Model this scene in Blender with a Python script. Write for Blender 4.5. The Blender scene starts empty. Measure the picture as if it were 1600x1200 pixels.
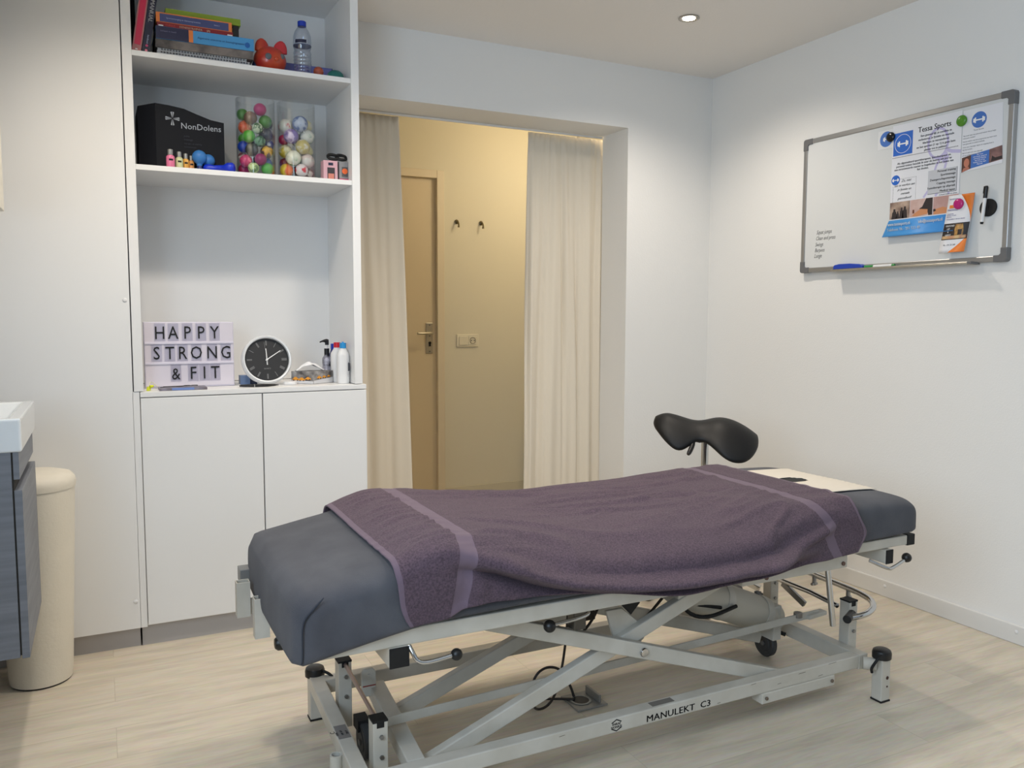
import bpy, bmesh, math, random
from mathutils import Vector, Matrix, noise
random.seed(7)
SC = bpy.context.scene
C = SC.collection
PI = math.pi
sin, cos = math.sin, math.cos

# ------------------------------------------------------------------ camera, world, lights, exposure
CAMZ = 1.1625
def cam_setup():
    yaw, pitch, roll, fpx = 0.462592, -0.0841819, 0.00247375, 1286.952
    f = Vector((sin(yaw)*cos(pitch), cos(yaw)*cos(pitch), sin(pitch)))
    r = Vector((cos(yaw), -sin(yaw), 0)); u = r.cross(f)
    r2 = r*cos(roll) + u*sin(roll); u2 = -r*sin(roll) + u*cos(roll)
    m = Matrix((r2, u2, -f)).transposed().to_4x4()
    m.translation = Vector((0, 0, CAMZ))
    cd = bpy.data.cameras.new('camera'); cd.sensor_width = 36; cd.lens = 36*fpx/1600
    cd.clip_start = .02
    co = bpy.data.objects.new('camera', cd); C.objects.link(co); co.matrix_world = m
    SC.camera = co
cam_setup()
SC.view_settings.view_transform = 'Standard'
SC.view_settings.look = 'None'
SC.view_settings.gamma = 1
SC.view_settings.use_curve_mapping = False
SC.view_settings.exposure = 0.0
w = bpy.data.worlds.new('world'); SC.world = w; w.use_nodes = True
w.node_tree.nodes['Background'].inputs[0].default_value = (.62, .78, 1, 1)
w.node_tree.nodes['Background'].inputs[1].default_value = 0.3
ROOM = dict(x0=-.80, x1=2.883, y0=-1.6, y1=3.46, h=2.38)

def area(name, loc, rot, sx, sy, e, col):
    l = bpy.data.lights.new(name, 'AREA'); l.shape = 'RECTANGLE'; l.size = sx; l.size_y = sy; l.energy = e; l.color = col
    o = bpy.data.objects.new(name, l); C.objects.link(o); o.location = loc; o.rotation_euler = rot
    return o
DAY = (.64, .81, 1.0)
area('daylight_left', (ROOM['x0']+.02, .1, 1.55), (0, -PI/2, 0), 1.30, 2.0, 54, DAY)      # daylight through the left window
area('daylight_front', (1.2, ROOM['y0']+.02, 1.5), (PI/2, 0, 0), 2.6, 1.5, 3, DAY)       # daylight through the street window
WARM = (1.0, .895, .77)
def spot(name, x, y, z, e, ang=150, col=WARM, r=.03):
    l = bpy.data.lights.new(name, 'SPOT'); l.energy = e; l.color = col; l.spot_size = math.radians(ang); l.spot_blend = .85
    l.shadow_soft_size = r
    o = bpy.data.objects.new(name, l); C.objects.link(o); o.location = (x, y, z)
    return o
LAMPS = [(2.21, 2.81), (0.10, 2.30), (2.21, 1.0), (0.10, 0.60), (1.16, 2.25)]
LAMP_E = [33, 41, 8, 12, 60]
for i, (x, y) in enumerate(LAMPS):
    spot('lamp_light', x, y, 2.345, LAMP_E[i], r=(.04, .05, .03, .05, .11)[i])
HALLL = bpy.data.lights.new('hall_lamp_light', 'POINT'); HALLL.energy = 11; HALLL.color = (1, .85, .64); HALLL.shadow_soft_size = .10
_o = bpy.data.objects.new('hall_lamp_light', HALLL); C.objects.link(_o); _o.location = (2.60, 3.98, 2.24)

# ------------------------------------------------------------------ materials
def lin(c):
    return tuple((v/12.92 if v <= .04045 else ((v+.055)/1.055)**2.4) for v in c)
def rgb(r, g, b): return lin((r/255, g/255, b/255))
MATS = {}
def mat(name, col, rough=.5,  metal=0, bump=0, bscale=200, var=0, vscale=8, spec=.5, sheen=0, stretch=None, col2=None, emis=None, coat=0, sharp=.15):
    if name in MATS: return MATS[name]
    m = bpy.data.materials.new(name); m.use_nodes = True
    nt = m.node_tree; b = nt.nodes['Principled BSDF']
    b.inputs['Base Color'].default_value = (*col, 1); b.inputs['Roughness'].default_value = rough
    b.inputs['Metallic'].default_value = metal; b.inputs['Specular IOR Level'].default_value = spec
    if sheen: b.inputs['Sheen Weight'].default_value = sheen; b.inputs['Sheen Roughness'].default_value = .6
    if coat: b.inputs['Coat Weight'].default_value = coat
    tc = nt.nodes.new('ShaderNodeTexCoord'); src = tc.outputs['Object']
    if stretch:
        mp = nt.nodes.new('ShaderNodeMapping'); mp.inputs['Scale'].default_value = stretch
        nt.links.new(src, mp.inputs[0]); src = mp.outputs[0]
    if var or col2:
        n = nt.nodes.new('ShaderNodeTexNoise'); n.inputs['Scale'].default_value = vscale; n.inputs['Detail'].default_value = 4
        nt.links.new(src, n.inputs[0])
        r = nt.nodes.new('ShaderNodeValToRGB')
        c2 = col2 if col2 else tuple(max(0, c*(1-var)) for c in col)
        r.color_ramp.elements[0].color = (*c2, 1); r.color_ramp.elements[1].color = (*col, 1)
        r.color_ramp.elements[0].position = .5-sharp; r.color_ramp.elements[1].position = .5+sharp
        nt.links.new(n.outputs['Fac'], r.inputs[0]); nt.links.new(r.outputs[0], b.inputs['Base Color'])
    if bump:
        n = nt.nodes.new('ShaderNodeTexNoise'); n.inputs['Scale'].default_value = bscale; n.inputs['Detail'].default_value = 3
        nt.links.new(src, n.inputs[0])
        bp = nt.nodes.new('ShaderNodeBump'); bp.inputs['Strength'].default_value = bump; bp.inputs['Distance'].default_value = .002
        nt.links.new(n.outputs['Fac'], bp.inputs['Height']); nt.links.new(bp.outputs[0], b.inputs['Normal'])
    if emis:
        b.inputs['Emission Color'].default_value = (*emis[0], 1); b.inputs['Emission Strength'].default_value = emis[1]
    MATS[name] = m
    return m
def clear(name, tint=(1, 1, 1), refl=.10):
    if name in MATS: return MATS[name]
    m = bpy.data.materials.new(name); m.use_nodes = True; nt = m.node_tree; nt.nodes.clear()
    o = nt.nodes.new('ShaderNodeOutputMaterial'); t = nt.nodes.new('ShaderNodeBsdfTransparent'); t.inputs[0].default_value = (*tint, 1)
    g = nt.nodes.new('ShaderNodeBsdfGlossy'); g.inputs['Roughness'].default_value = .03
    lw = nt.nodes.new('ShaderNodeLayerWeight'); lw.inputs[0].default_value = .25
    mr = nt.nodes.new('ShaderNodeMapRange'); mr.inputs['To Min'].default_value = refl*.5; mr.inputs['To Max'].default_value = .6
    mx = nt.nodes.new('ShaderNodeMixShader')
    nt.links.new(lw.outputs['Facing'], mr.inputs[0]); nt.links.new(mr.outputs[0], mx.inputs[0])
    nt.links.new(t.outputs[0], mx.inputs[1]); nt.links.new(g.outputs[0], mx.inputs[2]); nt.links.new(mx.outputs[0], o.inputs[0])
    MATS[name] = m
    return m
WALL = mat('wall_paint', rgb(232, 231, 228), .85, bump=.25, bscale=160)
CEIL = mat('ceiling_paint', rgb(234, 230, 225), .9, bump=.3, bscale=120)
HALL = mat('hall_paint', rgb(226, 218, 194), .85, bump=.15, bscale=160)
TRIM = mat('white_trim', rgb(222, 221, 218), .4)
LAM = mat('white_laminate', rgb(234, 234, 233), .38)
LAMEDGE = mat('white_laminate_edge', rgb(212, 212, 210), .45)
PLINTH = mat('grey_plinth', rgb(176, 172, 170), .4)
DARKGAP = mat('dark_gap', rgb(45, 42, 38), .9)
WHITEP = mat('white_painted_steel', rgb(205, 205, 200), .35, var=.08, vscale=14)
STEEL = mat('steel', rgb(150, 150, 150), .3, 1)
CHROME = mat('chrome', rgb(200, 200, 200), .12, 1)
BLACKP = mat('black_plastic', rgb(18, 18, 19), .4)
BLACKM = mat('black_matte', rgb(14, 14, 15), .7)
WHITEPL = mat('white_plastic', rgb(228, 228, 228), .35)
ALU = mat('aluminium', rgb(172, 172, 172), .35, .8)
GREYP = mat('grey_plastic', rgb(105, 105, 106), .5)
PAPER = mat('white_paper', rgb(226, 227, 232), .7)
INK = mat('black_ink', rgb(20, 20, 22), .8)
INKW = mat('white_ink', rgb(235, 235, 235), .8)
CURT = mat('cream_curtain', rgb(226, 216, 198), .9, bump=.4, bscale=600, sheen=.2)

def floor_material():
    m = bpy.data.materials.new('vinyl_planks'); m.use_nodes = True; nt = m.node_tree; b = nt.nodes['Principled BSDF']
    N = nt.nodes.new; Lk = nt.links.new
    tc = N('ShaderNodeTexCoord')
    br = N('ShaderNodeTexBrick'); br.inputs['Scale'].default_value = 1; br.offset = .37; br.squash = 1
    br.inputs['Brick Width'].default_value = 1.22; br.inputs['Row Height'].default_value = .178; br.inputs['Mortar Size'].default_value = .0007
    br.inputs['Mortar Smooth'].default_value = .2; br.inputs['Bias'].default_value = 0
    br.inputs['Color1'].default_value = (.25, .25, .25, 1); br.inputs['Color2'].default_value = (.75, .75, .75, 1); br.inputs['Mortar'].default_value = (.3, .3, .3, 1)
    Lk(tc.outputs['Object'], br.inputs[0])
    mp = N('ShaderNodeMapping'); mp.inputs['Scale'].default_value = (1.1, 9, 1); Lk(tc.outputs['Object'], mp.inputs[0])
    ad = N('ShaderNodeVectorMath'); ad.operation = 'ADD'; Lk(mp.outputs[0], ad.inputs[0])
    sc = N('ShaderNodeVectorMath'); sc.operation = 'SCALE'; sc.inputs['Scale'].default_value = 7; Lk(br.outputs['Color'], sc.inputs[0]); Lk(sc.outputs[0], ad.inputs[1])
    n = N('ShaderNodeTexNoise'); n.inputs['Scale'].default_value = 2.2; n.inputs['Detail'].default_value = 8; n.inputs['Roughness'].default_value = .62; n.inputs['Distortion'].default_value = .6
    Lk(ad.outputs[0], n.inputs[0])
    r = N('ShaderNodeValToRGB'); e = r.color_ramp.elements
    e[0].position = .28; e[0].color = (*rgb(190, 179, 161), 1); e[1].position = .72; e[1].color = (*rgb(221, 210, 192), 1)
    k = e.new(.5); k.color = (*rgb(208, 197, 178), 1)
    Lk(n.outputs['Fac'], r.inputs[0])
    n2 = N('ShaderNodeTexNoise'); n2.inputs['Scale'].default_value = 18; n2.inputs['Detail'].default_value = 6; Lk(ad.outputs[0], n2.inputs[0])
    mx = N('ShaderNodeMix'); mx.data_type = 'RGBA'; mx.blend_type = 'OVERLAY'; mx.inputs[0].default_value = .22
    Lk(r.outputs[0], mx.inputs[6]); Lk(n2.outputs['Color'], mx.inputs[7])
    mt = N('ShaderNodeMix'); mt.data_type = 'RGBA'; mt.blend_type = 'MULTIPLY'; Lk(br.outputs['Fac'], mt.inputs[0]); mt.inputs[7].default_value = (.72, .70, .66, 1)
    Lk(mx.outputs[2], mt.inputs[6]); Lk(mt.outputs[2], b.inputs['Base Color'])
    b.inputs['Roughness'].default_value = .42
    bp = N('ShaderNodeBump'); bp.inputs['Strength'].default_value = .12; bp.inputs['Distance'].default_value = .001
    Lk(n2.outputs['Fac'], bp.inputs['Height']); Lk(bp.outputs[0], b.inputs['Normal'])
    return m
FLOOR = floor_material()

# ------------------------------------------------------------------ mesh helpers
class MB:
    """collects shapes into one mesh"""
    def __init__(s): s.bm = bmesh.new(); s.mi = 0
    def _f(s, vs):
        try:
            f = s.bm.faces.new(vs); f.material_index = s.mi; return f
        except ValueError: return None
    def box(s, x0, x1, y0, y1, z0, z1, M=None):
        P = [Vector((x, y, z)) for z in (z0, z1) for y in (y0, y1) for x in (x0, x1)]
        if M: P = [M @ p for p in P]
        v = [s.bm.verts.new(p) for p in P]
        for q in ((0, 2, 3, 1), (4, 5, 7, 6), (0, 1, 5, 4), (2, 6, 7, 3), (0, 4, 6, 2), (1, 3, 7, 5)):
            s._f([v[i] for i in q])
        return s
    def hexa(s, P):
        v = [s.bm.verts.new(p) for p in P]
        for q in ((0, 2, 3, 1), (4, 5, 7, 6), (0, 1, 5, 4), (2, 6, 7, 3), (0, 4, 6, 2), (1, 3, 7, 5)):
            s._f([v[i] for i in q])
        return s
    def bar(s, a, b, w, h, up=(0, 0, 1), roll=0):
        """rectangular bar from a to b; w across, h along 'up'"""
        a = Vector(a); b = Vector(b); d = (b-a).normalized(); up = Vector(up)
        r = d.cross(up).normalized(); u = r.cross(d).normalized()
        if roll: r, u = r*cos(roll)+u*sin(roll), -r*sin(roll)+u*cos(roll)
        P = []
        for e in (-h/2, h/2):
            for p in (a, b):
                for k in (-w/2, w/2): P.append(p + r*k + u*e)
        return s.hexa([P[0], P[1], P[2], P[3], P[4], P[5], P[6], P[7]])
    def ring(s, c, ax, r, n, ph=0):
        ax = Vector(ax).normalized(); t = Vector((0, 0, 1)) if abs(ax.z) < .9 else Vector((1, 0, 0))
        u = ax.cross(t).normalized(); v = ax.cross(u)
        return [s.bm.verts.new(Vector(c)+u*(r*cos(ph+2*PI*i/n))+v*(r*sin(ph+2*PI*i/n))) for i in range(n)]
    def cyl(s, a, b, r, r2=None, n=20, cap=True):
        a = Vector(a); b = Vector(b); r2 = r if r2 is None else r2
        A = s.ring(a, b-a, r, n); B = s.ring(b, b-a, r2, n)
        for i in range(n): s._f([A[i], A[(i+1) % n], B[(i+1) % n], B[i]])
        if cap: s._f(A[::-1]); s._f(B)
        return s
    def lathe(s, prof, c=(0, 0, 0), ax=(0, 0, 1), n=28):
        """prof: (radius, height) along axis"""
        c = Vector(c); ax = Vector(ax).normalized(); R = []
        for r, h in prof:
            R.append(s.ring(c+ax*h, ax, max(r, 1e-5), n))
        for A, B in zip(R, R[1:]):
            for i in range(n): s._f([A[i], A[(i+1) % n], B[(i+1) % n], B[i]])
        if prof[0][0] > 1e-4: s._f(R[0][::-1])
        if prof[-1][0] > 1e-4: s._f(R[-1])
        return s
    def sphere(s, c, r, n=20, sc=(1, 1, 1)):
        m = Matrix.Translation(c) @ Matrix.Diagonal((r*sc[0], r*sc[1], r*sc[2], 1))
        g = bmesh.ops.create_uvsphere(s.bm, u_segments=n, v_segments=n//2+2, radius=1, matrix=m)
        for v in g['verts']:
            for f in v.link_faces: f.material_index = s.mi
        return s
    def tube(s, pts, r, n=10, smooth=0, close=False):
        P = [Vector(p) for p in pts]
        for _ in range(smooth):
            Q = [P[0]]
            for a, b in zip(P, P[1:]): Q += [a.lerp(b, .25), a.lerp(b, .75)]
            Q.append(P[-1]); P = Q
        R = []; t0 = (P[1]-P[0]).normalized(); k = Vector((0, 0, 1)) if abs(t0.z) < .9 else Vector((1, 0, 0))
        u = t0.cross(k).normalized()
        for i, p in enumerate(P):
            t = (P[min(i+1, len(P)-1)]-P[max(i-1, 0)]).normalized()
            u = (u - t*u.dot(t)).normalized(); v = t.cross(u)
            if isinstance(r, (list, tuple)):
                fi = i/(len(P)-1)*(len(r)-1); k0 = min(int(fi), len(r)-2); rr = r[k0]+(r[k0+1]-r[k0])*(fi-k0)
            else: rr = r
            R.append([s.bm.verts.new(p+u*(rr*cos(2*PI*j/n))+v*(rr*sin(2*PI*j/n))) for j in range(n)])
        for A, B in zip(R, R[1:]):
            for j in range(n): s._f([A[j], A[(j+1) % n], B[(j+1) % n], B[j]])
        s._f(R[0][::-1]); s._f(R[-1])
        return s
    def prism(s, poly, M, d):
        """2-D polygon extruded by d along local z of frame M"""
        A = [s.bm.verts.new(M @ Vector((x, y, 0))) for x, y in poly]; B = [s.bm.verts.new(M @ Vector((x, y, d))) for x, y in poly]
        s._f(A[::-1]); s._f(B); n = len(A)
        for i in range(n): s._f([A[i], A[(i+1) % n], B[(i+1) % n], B[i]])
        return s
    def grid(s, rows, closeu=False):
        V = [[s.bm.verts.new(p) for p in r] for r in rows]
        for A, B in zip(V, V[1:]):
            m = len(A)
            for j in range(m if closeu else m-1): s._f([A[j], A[(j+1) % m], B[(j+1) % m], B[j]])
        return V
    def mesh_in(s, me, M):
        n0 = len(s.bm.faces)
        tmp = bmesh.new(); tmp.from_mesh(me); tmp.transform(M)
        mp = {v: s.bm.verts.new(v.co) for v in tmp.verts}
        for f in tmp.faces: s._f([mp[v] for v in f.verts])
        tmp.free(); return s
    def build(s, name, mats, parent=None, smooth=False, bevel=0, seg=2, angle=40, fix=True):
        if fix: bmesh.ops.recalc_face_normals(s.bm, faces=s.bm.faces)
        me = bpy.data.meshes.new(name); s.bm.to_mesh(me); s.bm.free()
        for m in (mats if isinstance(mats, (list, tuple)) else [mats]): me.materials.append(m)
        if smooth:
            me.polygons.foreach_set('use_smooth', [True]*len(me.polygons))
            if angle: me.set_sharp_from_angle(angle=math.radians(angle))
        o = bpy.data.objects.new(name, me); C.objects.link(o)
        if bevel:
            b = o.modifiers.new('bevel', 'BEVEL'); b.width = bevel; b.segments = seg; b.limit_method = 'ANGLE'; b.angle_limit = math.radians(50)
        if parent is not None: o.parent = parent; o.matrix_parent_inverse = Matrix.Identity(4) if parent.type != 'EMPTY' else parent.matrix_basis.inverted()
        return o
def sub(o, parent):
    """parent with the world placement kept"""
    o.parent = parent
    return o
def thing(name, label, cat, loc=(0, 0, 0), group=None):
    o = bpy.data.objects.new(name, None); C.objects.link(o); o.location = loc; o.empty_display_size = .05
    o['label'] = label; o['category'] = cat
    if group: o['group'] = group
    return o
def tag(o, label, cat, group=None):
    o['label'] = label; o['category'] = cat
    if group: o['group'] = group
    return o
def struct(o): o['kind'] = 'structure'; return o
_fc = {}
def text_mesh(body, size, shear=0, bold=0, align='LEFT', spacing=1):
    cu = bpy.data.curves.new('lettering', 'FONT'); cu.body = body; cu.size = size; cu.shear = shear; cu.offset = bold
    cu.align_x = align; cu.extrude = .0002; cu.resolution_u = 2; cu.space_character = spacing
    ob = bpy.data.objects.new('lettering', cu)
    me = bpy.data.meshes.new_from_object(ob)
    bpy.data.objects.remove(ob); bpy.data.curves.remove(cu)
    return me
def frame(o, U, V):
    U = Vector(U).normalized(); V = Vector(V).normalized(); N = U.cross(V)
    m = Matrix((U, V, N)).transposed().to_4x4(); m.translation = Vector(o)
    return m
def T(x, y, z=0): return Matrix.Translation((x, y, z))
def catmull(xs, ys, x):
    if x <= xs[0]: return ys[0]
    if x >= xs[-1]: return ys[-1]
    for i in range(len(xs)-1):
        if x <= xs[i+1]: break
    t = (x-xs[i])/(xs[i+1]-xs[i]); t = t
    def sl(j):
        if j <= 0 or j >= len(xs)-1: return 0 if 0 else ((ys[min(j+1, len(xs)-1)]-ys[max(j-1, 0)])/(xs[min(j+1, len(xs)-1)]-xs[max(j-1, 0)]))
        return (ys[j+1]-ys[j-1])/(xs[j+1]-xs[j-1])
    h = xs[i+1]-xs[i]; m0 = sl(i)*h; m1 = sl(i+1)*h
    return (2*t**3-3*t*t+1)*ys[i]+(t**3-2*t*t+t)*m0+(-2*t**3+3*t*t)*ys[i+1]+(t**3-t*t)*m1

# ------------------------------------------------------------------ the room
X0, X1, Y0, Y1, HC = ROOM['x0'], ROOM['x1'], ROOM['y0'], ROOM['y1'], ROOM['h']
HY1 = 4.82      # hall back wall
struct(MB().box(X0-.1, X1+.1, Y0-.1, HY1+.1, -.05, 0).build('floor', FLOOR))
b = MB().box(X0-.1, X1+.1, Y0-.1, Y1+.12, HC, HC+.06)
struct(b.build('ceiling', CEIL))
struct(MB().box(.6, X1+.1, Y1+.12, HY1+.1, HC, HC+.06).build('ceiling_hall', HALL))
# back wall with the wide opening (soffit 2.08)
OX0, OX1, OZ, WT = .93, 2.362, 2.08, .23
b = MB().box(X0, OX0, Y1, Y1+WT, 0, HC).box(OX1, X1+.0, Y1, Y1+WT, 0, HC).box(OX0, OX1, Y1, Y1+WT, OZ, HC)
struct(b.build('wall_back', WALL))
struct(MB().box(X1, X1+.1, Y0, Y1+WT, 0, HC).build('wall_right', WALL))
# left wall with window
wy0, wy1, wz0, wz1 = -.9, 1.1, .9, 2.2
b = MB().box(X0-.1, X0, Y0, wy0, 0, HC).box(X0-.1, X0, wy1, Y1, 0, HC).box(X0-.1, X0, wy0, wy1, 0, wz0).box(X0-.1, X0, wy0, wy1, wz1, HC)
struct(b.build('wall_left', mat('low_bounce_taupe', rgb(150, 146, 140), .85, bump=.2, bscale=160)))  # unseen wall, toned down so less light bounces into the room
def window(name, axis, p, a0, a1, z0, z1):
    f = MB()
    def bx(a, b_, za, zb, d0=-.03, d1=.03):
        if axis == 'x': f.box(p+d0, p+d1, a, b_, za, zb)
        else: f.box(a, b_, p+d0, p+d1, za, zb)
    t = .05
    bx(a0, a1, z0, z0+t); bx(a0, a1, z1-t, z1); bx(a0, a0+t, z0, z1); bx(a1-t, a1, z0, z1); bx((a0+a1)/2-t/2, (a0+a1)/2+t/2, z0, z1)
    o = struct(f.build(name, TRIM))
    g = MB()
    if axis == 'x': g.box(p-.003, p+.003, a0+t, a1-t, z0+t, z1-t)
    else: g.box(a0+t, a1-t, p-.003, p+.003, z0+t, z1-t)
    sub(g.build('pane', clear('window_glass')), o)
window('window_1', 'x', X0-.06, wy0, wy1, wz0, wz1)
fx0, fx1, fz0, fz1 = -.1, 2.5, .75, 2.25
b = MB().box(X0, fx0, Y0-.1, Y0, 0, HC).box(fx1, X1, Y0-.1, Y0, 0, HC).box(fx0, fx1, Y0-.1, Y0, 0, fz0).box(fx0, fx1, Y0-.1, Y0, fz1, HC)
struct(b.build('wall_front', mat('low_bounce_brown', rgb(84, 74, 64), .85, bump=.2, bscale=160)))  # unseen wall behind the camera, dark colour made up to cut bounce light
window('window_2', 'y', Y0-.06, fx0, fx1, fz0, fz1)
# hall
DX0, DX1, DZ = 1.03, 1.88, 1.995     # door leaf
FR = .048
b = MB().box(.6, DX0-FR, HY1, HY1+.1, 0, HC).box(DX1+FR, X1, HY1, HY1+.1, 0, HC).box(DX0-FR, DX1+FR, HY1, HY1+.1, DZ+FR, HC)
struct(b.build('wall_hall_back', HALL))
struct(MB().box(.5, .6, Y1+WT, HY1, 0, HC).build('wall_hall_left', HALL))
struct(MB().box(X1, X1+.1, Y1+WT, HY1, 0, HC).build('wall_hall_right', HALL))
DOORM = mat('door_paint', rgb(222, 205, 172), .45)
d = struct(MB().box(DX0, DX1, HY1+.02, HY1+.06, .005, DZ).build('door_1', DOORM, bevel=.002))
f = MB().box(DX0-FR, DX0, HY1-.012, HY1+.07, 0, DZ+FR).box(DX1, DX1+FR, HY1-.012, HY1+.07, 0, DZ+FR).box(DX0, DX1, HY1-.012, HY1+.07, DZ, DZ+FR)
sub(f.build('door_frame', mat('frame_paint', rgb(228, 214, 186), .45), bevel=.003), d)
HM = mat('brushed_aluminium_warm', rgb(190, 184, 170), .35, .9)
p = MB().box(1.812, 1.856, HY1+.012, HY1+.02, .918, 1.11)
pl = p.build('handle_plate', HM, bevel=.003); sub(pl, d)
sub(MB().tube([(1.835, HY1+.015, 1.045), (1.835, HY1-.035, 1.045), (1.82, HY1-.045, 1.045), (1.735, HY1-.045, 1.045)], .0085, 12).build('door_handle', HM, smooth=True), d)
sub(MB().cyl((1.835, HY1+.013, .985), (1.835, HY1+.006, .985), .0085).box(1.829, 1.841, HY1+.006, HY1+.013, .963, .985).build('keyhole', BLACKP), d)
for z in (1.095, 1.028, .932): sub(MB().cyl((1.835, HY1+.013, z), (1.835, HY1+.009, z), .004).build('screw', GREYP), d)
struct(MB().box(DX1+FR, X1, HY1-.012, HY1, 0, .062).build('baseboard_hall', mat('hall_baseboard', rgb(214, 206, 182), .5), bevel=.002))
struct(MB().box(X1-.014, X1, Y0, Y1, 0, .068).build('baseboard_right', TRIM, bevel=.003))
struct(MB().box(OX1, X1-.014, Y1-.014, Y1, 0, .068).build('baseboard_back', TRIM, bevel=.003))
for y in (2.29, 1.74):
    o = MB().sphere((X1-.0145, y, .045), .007, 14, (.35, 1, 1)).build('screw_cap', WHITEPL, smooth=True)
    tag(o, {2.29: 'small white screw cap on the baseboard, the one nearer the couch', 1.74: 'small white screw cap on the baseboard, the one farther from the couch'}[y], 'screw cap', 'screw caps on the baseboard')

# coat hooks, socket in the hall
def hook(x, lab):
    t = thing('coat_hook', lab, 'hook', (x, HY1, 1.735), 'coat hooks in the hall')
    HB = mat('dark_nickel', rgb(120, 108, 80), .3, .9)
    MB().lathe([(.013, 0), (.014, .006), (.006, .012)], (x, HY1, 1.738), (0, -1, 0), 18).build('backplate', HB, t, True)
    MB().tube([(x, HY1-.008, 1.742), (x, HY1-.03, 1.735), (x, HY1-.04, 1.715), (x, HY1-.036, 1.702)], [.005, .005, .0055, .008], 10, 2).build('hook_arm', HB, t, True)
hook(2.012, 'small metal coat hook nearer the hall door'); hook(2.179, 'small metal coat hook nearer the right curtain')
t = thing('wall_socket', 'white double plate with a switch and a power socket right of the hall door', 'socket', (2.085, HY1, .997))
SW = mat('switch_plastic', rgb(232, 224, 200), .4)
MB().box(2.01, 2.16, HY1-.010, HY1, .957, 1.037).build('cover_plate', SW, t, bevel=.003)
MB().box(2.024, 2.081, HY1-.016, HY1-.009, .969, 1.025).build('rocker', SW, t, bevel=.002)
MB().box(2.088, 2.146, HY1-.014, HY1-.009, .969, 1.025).build('socket_insert', SW, t, bevel=.002)
b = MB(); b.lathe([(.021, 0), (.021, .003), (.018, .0035), (.018, -.001)], (2.117, HY1-.0135, .997), (0, -1, 0), 24); b.build('socket_rim', mat('socket_grey', rgb(150, 138, 112), .6), t, True)
for dx in (-.0095, .0095): MB().cyl((2.117+dx, HY1-.0135, .997), (2.117+dx, HY1-.0175, .997), .003).build('pin_hole', BLACKP, t)
t = thing('radiator', 'low white radiator partly behind the right curtain in the hall', 'radiator', (2.65, HY1-.05, 0))
b = MB(); b.box(2.515, 2.86, HY1-.075, HY1-.03, .05, .315)
for i in range(9): b.box(2.53+i*.037, 2.55+i*.037, HY1-.079, HY1-.07, .07, .295)
b.build('panel', TRIM, t, bevel=.004)
MB().cyl((2.515, HY1-.05, .09), (2.515, HY1-.05, .0), .008).build('pipe', TRIM, t, True)
MB().cyl((2.5, HY1-.05, .325), (2.53, HY1-.05, .325), .016).build('valve_knob', WHITEPL, t, True)

# curtains
def curtain(name, x0t, x1t, x0b, x1b, z0, z1, yc, nf, amp, lab, seed):
    rows = []; nx, nz = nf*14, 40
    for k in range(nz+1):
        tz = k/nz; z = z1+(z0-z1)*tz; a0 = x0t+(x0b-x0t)*tz; a1 = x1t+(x1b-x1t)*tz; row = []
        for i in range(nx+1):
            s = i/nx; ph = s*nf*2*PI
            g = amp*(.35+.65*min(1, tz*2.5+.1))
            n = noise.noise(Vector((s*nf*.55, tz*1.2, seed)))*1.2; n2 = noise.noise(Vector((s*nf*1.7, tz*.8, seed+5)))
            y = yc + g*.62*sin(ph+n*4.5) + g*1.0*n2 + g*.25*sin(ph*2.3+n*3)
            x = a0+(a1-a0)*s + g*.35*cos(ph*1.0+n)*(.3+.7*min(1, tz*3))
            if i in (0,): x = a0
            if tz < .05: y = yc+(y-yc)*.6+.004*sin(ph*3)
            row.append(Vector((x, y, z)))
        rows.append(row)
    b = MB(); b.grid(rows)
    o = b.build(name, CURT, None, True, angle=0)
    m = o.modifiers.new('thickness', 'SOLIDIFY'); m.thickness = .0016
    tag(o, lab, 'curtain', 'cream curtains in the doorway')
curtain('curtain', .96, 1.262, .96, 1.315, .02, OZ-.012, Y1+WT+.022, 3, .014, 'cream curtain at the left of the doorway, beside the shelf cabinet', 1.3)
curtain('curtain', 1.938, 2.395, 1.915, 2.405, .02, OZ-.012, Y1+WT+.022, 5, .017, 'cream curtain at the right of the doorway, gathered by the white jamb', 4.1)
t = MB().tube([(.95, Y1+WT-.002, OZ-.007), (2.355, Y1+WT-.002, OZ-.007)], .006, 8).build('curtain_rail', TRIM, None, True)
tag(t, 'thin white curtain rail under the doorway soffit', 'curtain rail')

# downlights
def downlight(x, y, lab):
    t = thing('downlight', lab, 'ceiling light', (x, y, HC), 'recessed ceiling downlights')
    b = MB(); b.lathe([(.040, .001), (.043, -.004), (.036, -.006), (.030, -.002), (.028, .0)], (x, y, HC), n=32)
    b.build('trim_ring', mat('nickel_ring', rgb(165, 160, 150), .25, .9), t, True)
    MB().cyl((x, y, HC-.0005), (x, y, HC-.004), .0255, n=28).build('bulb', mat('lamp_glow', (1, 1, 1), emis=((1, .93, .82), 30)), t, True)
for i, (x, y) in enumerate(LAMPS):
    downlight(x, y, ['lit downlight in the ceiling near the right wall corner', 'lit downlight over the tall cabinet', 'lit downlight in front of the whiteboard', 'lit downlight near the street side', 'lit downlight straight above the couch'][i])

# ------------------------------------------------------------------ cabinets
FY = 3.07
# tall cupboard at left
t = thing('tall_cupboard', 'tall white flat-fronted cupboard at the left of the open shelves', 'cupboard', (-.3, FY+.2, 0))
MB().box(X0, .088, FY+.02, Y1, .07, HC).build('carcass', LAM, t)
MB().box(X0, .0905, FY, FY+.019, .072, HC-.004).box(.0895, .1108, FY, FY+.019, .072, .8965).build('door', LAM, t)
MB().box(X0, .088, FY+.025, FY+.04, .0, .072).build('plinth', PLINTH, t)
for z in (1.208, .167, 2.25):
    MB().sphere((.082-.006, FY-.0005, z), .0075, 14, (1, .4, 1)).build('screw_cap', WHITEPL, t, True)
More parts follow.
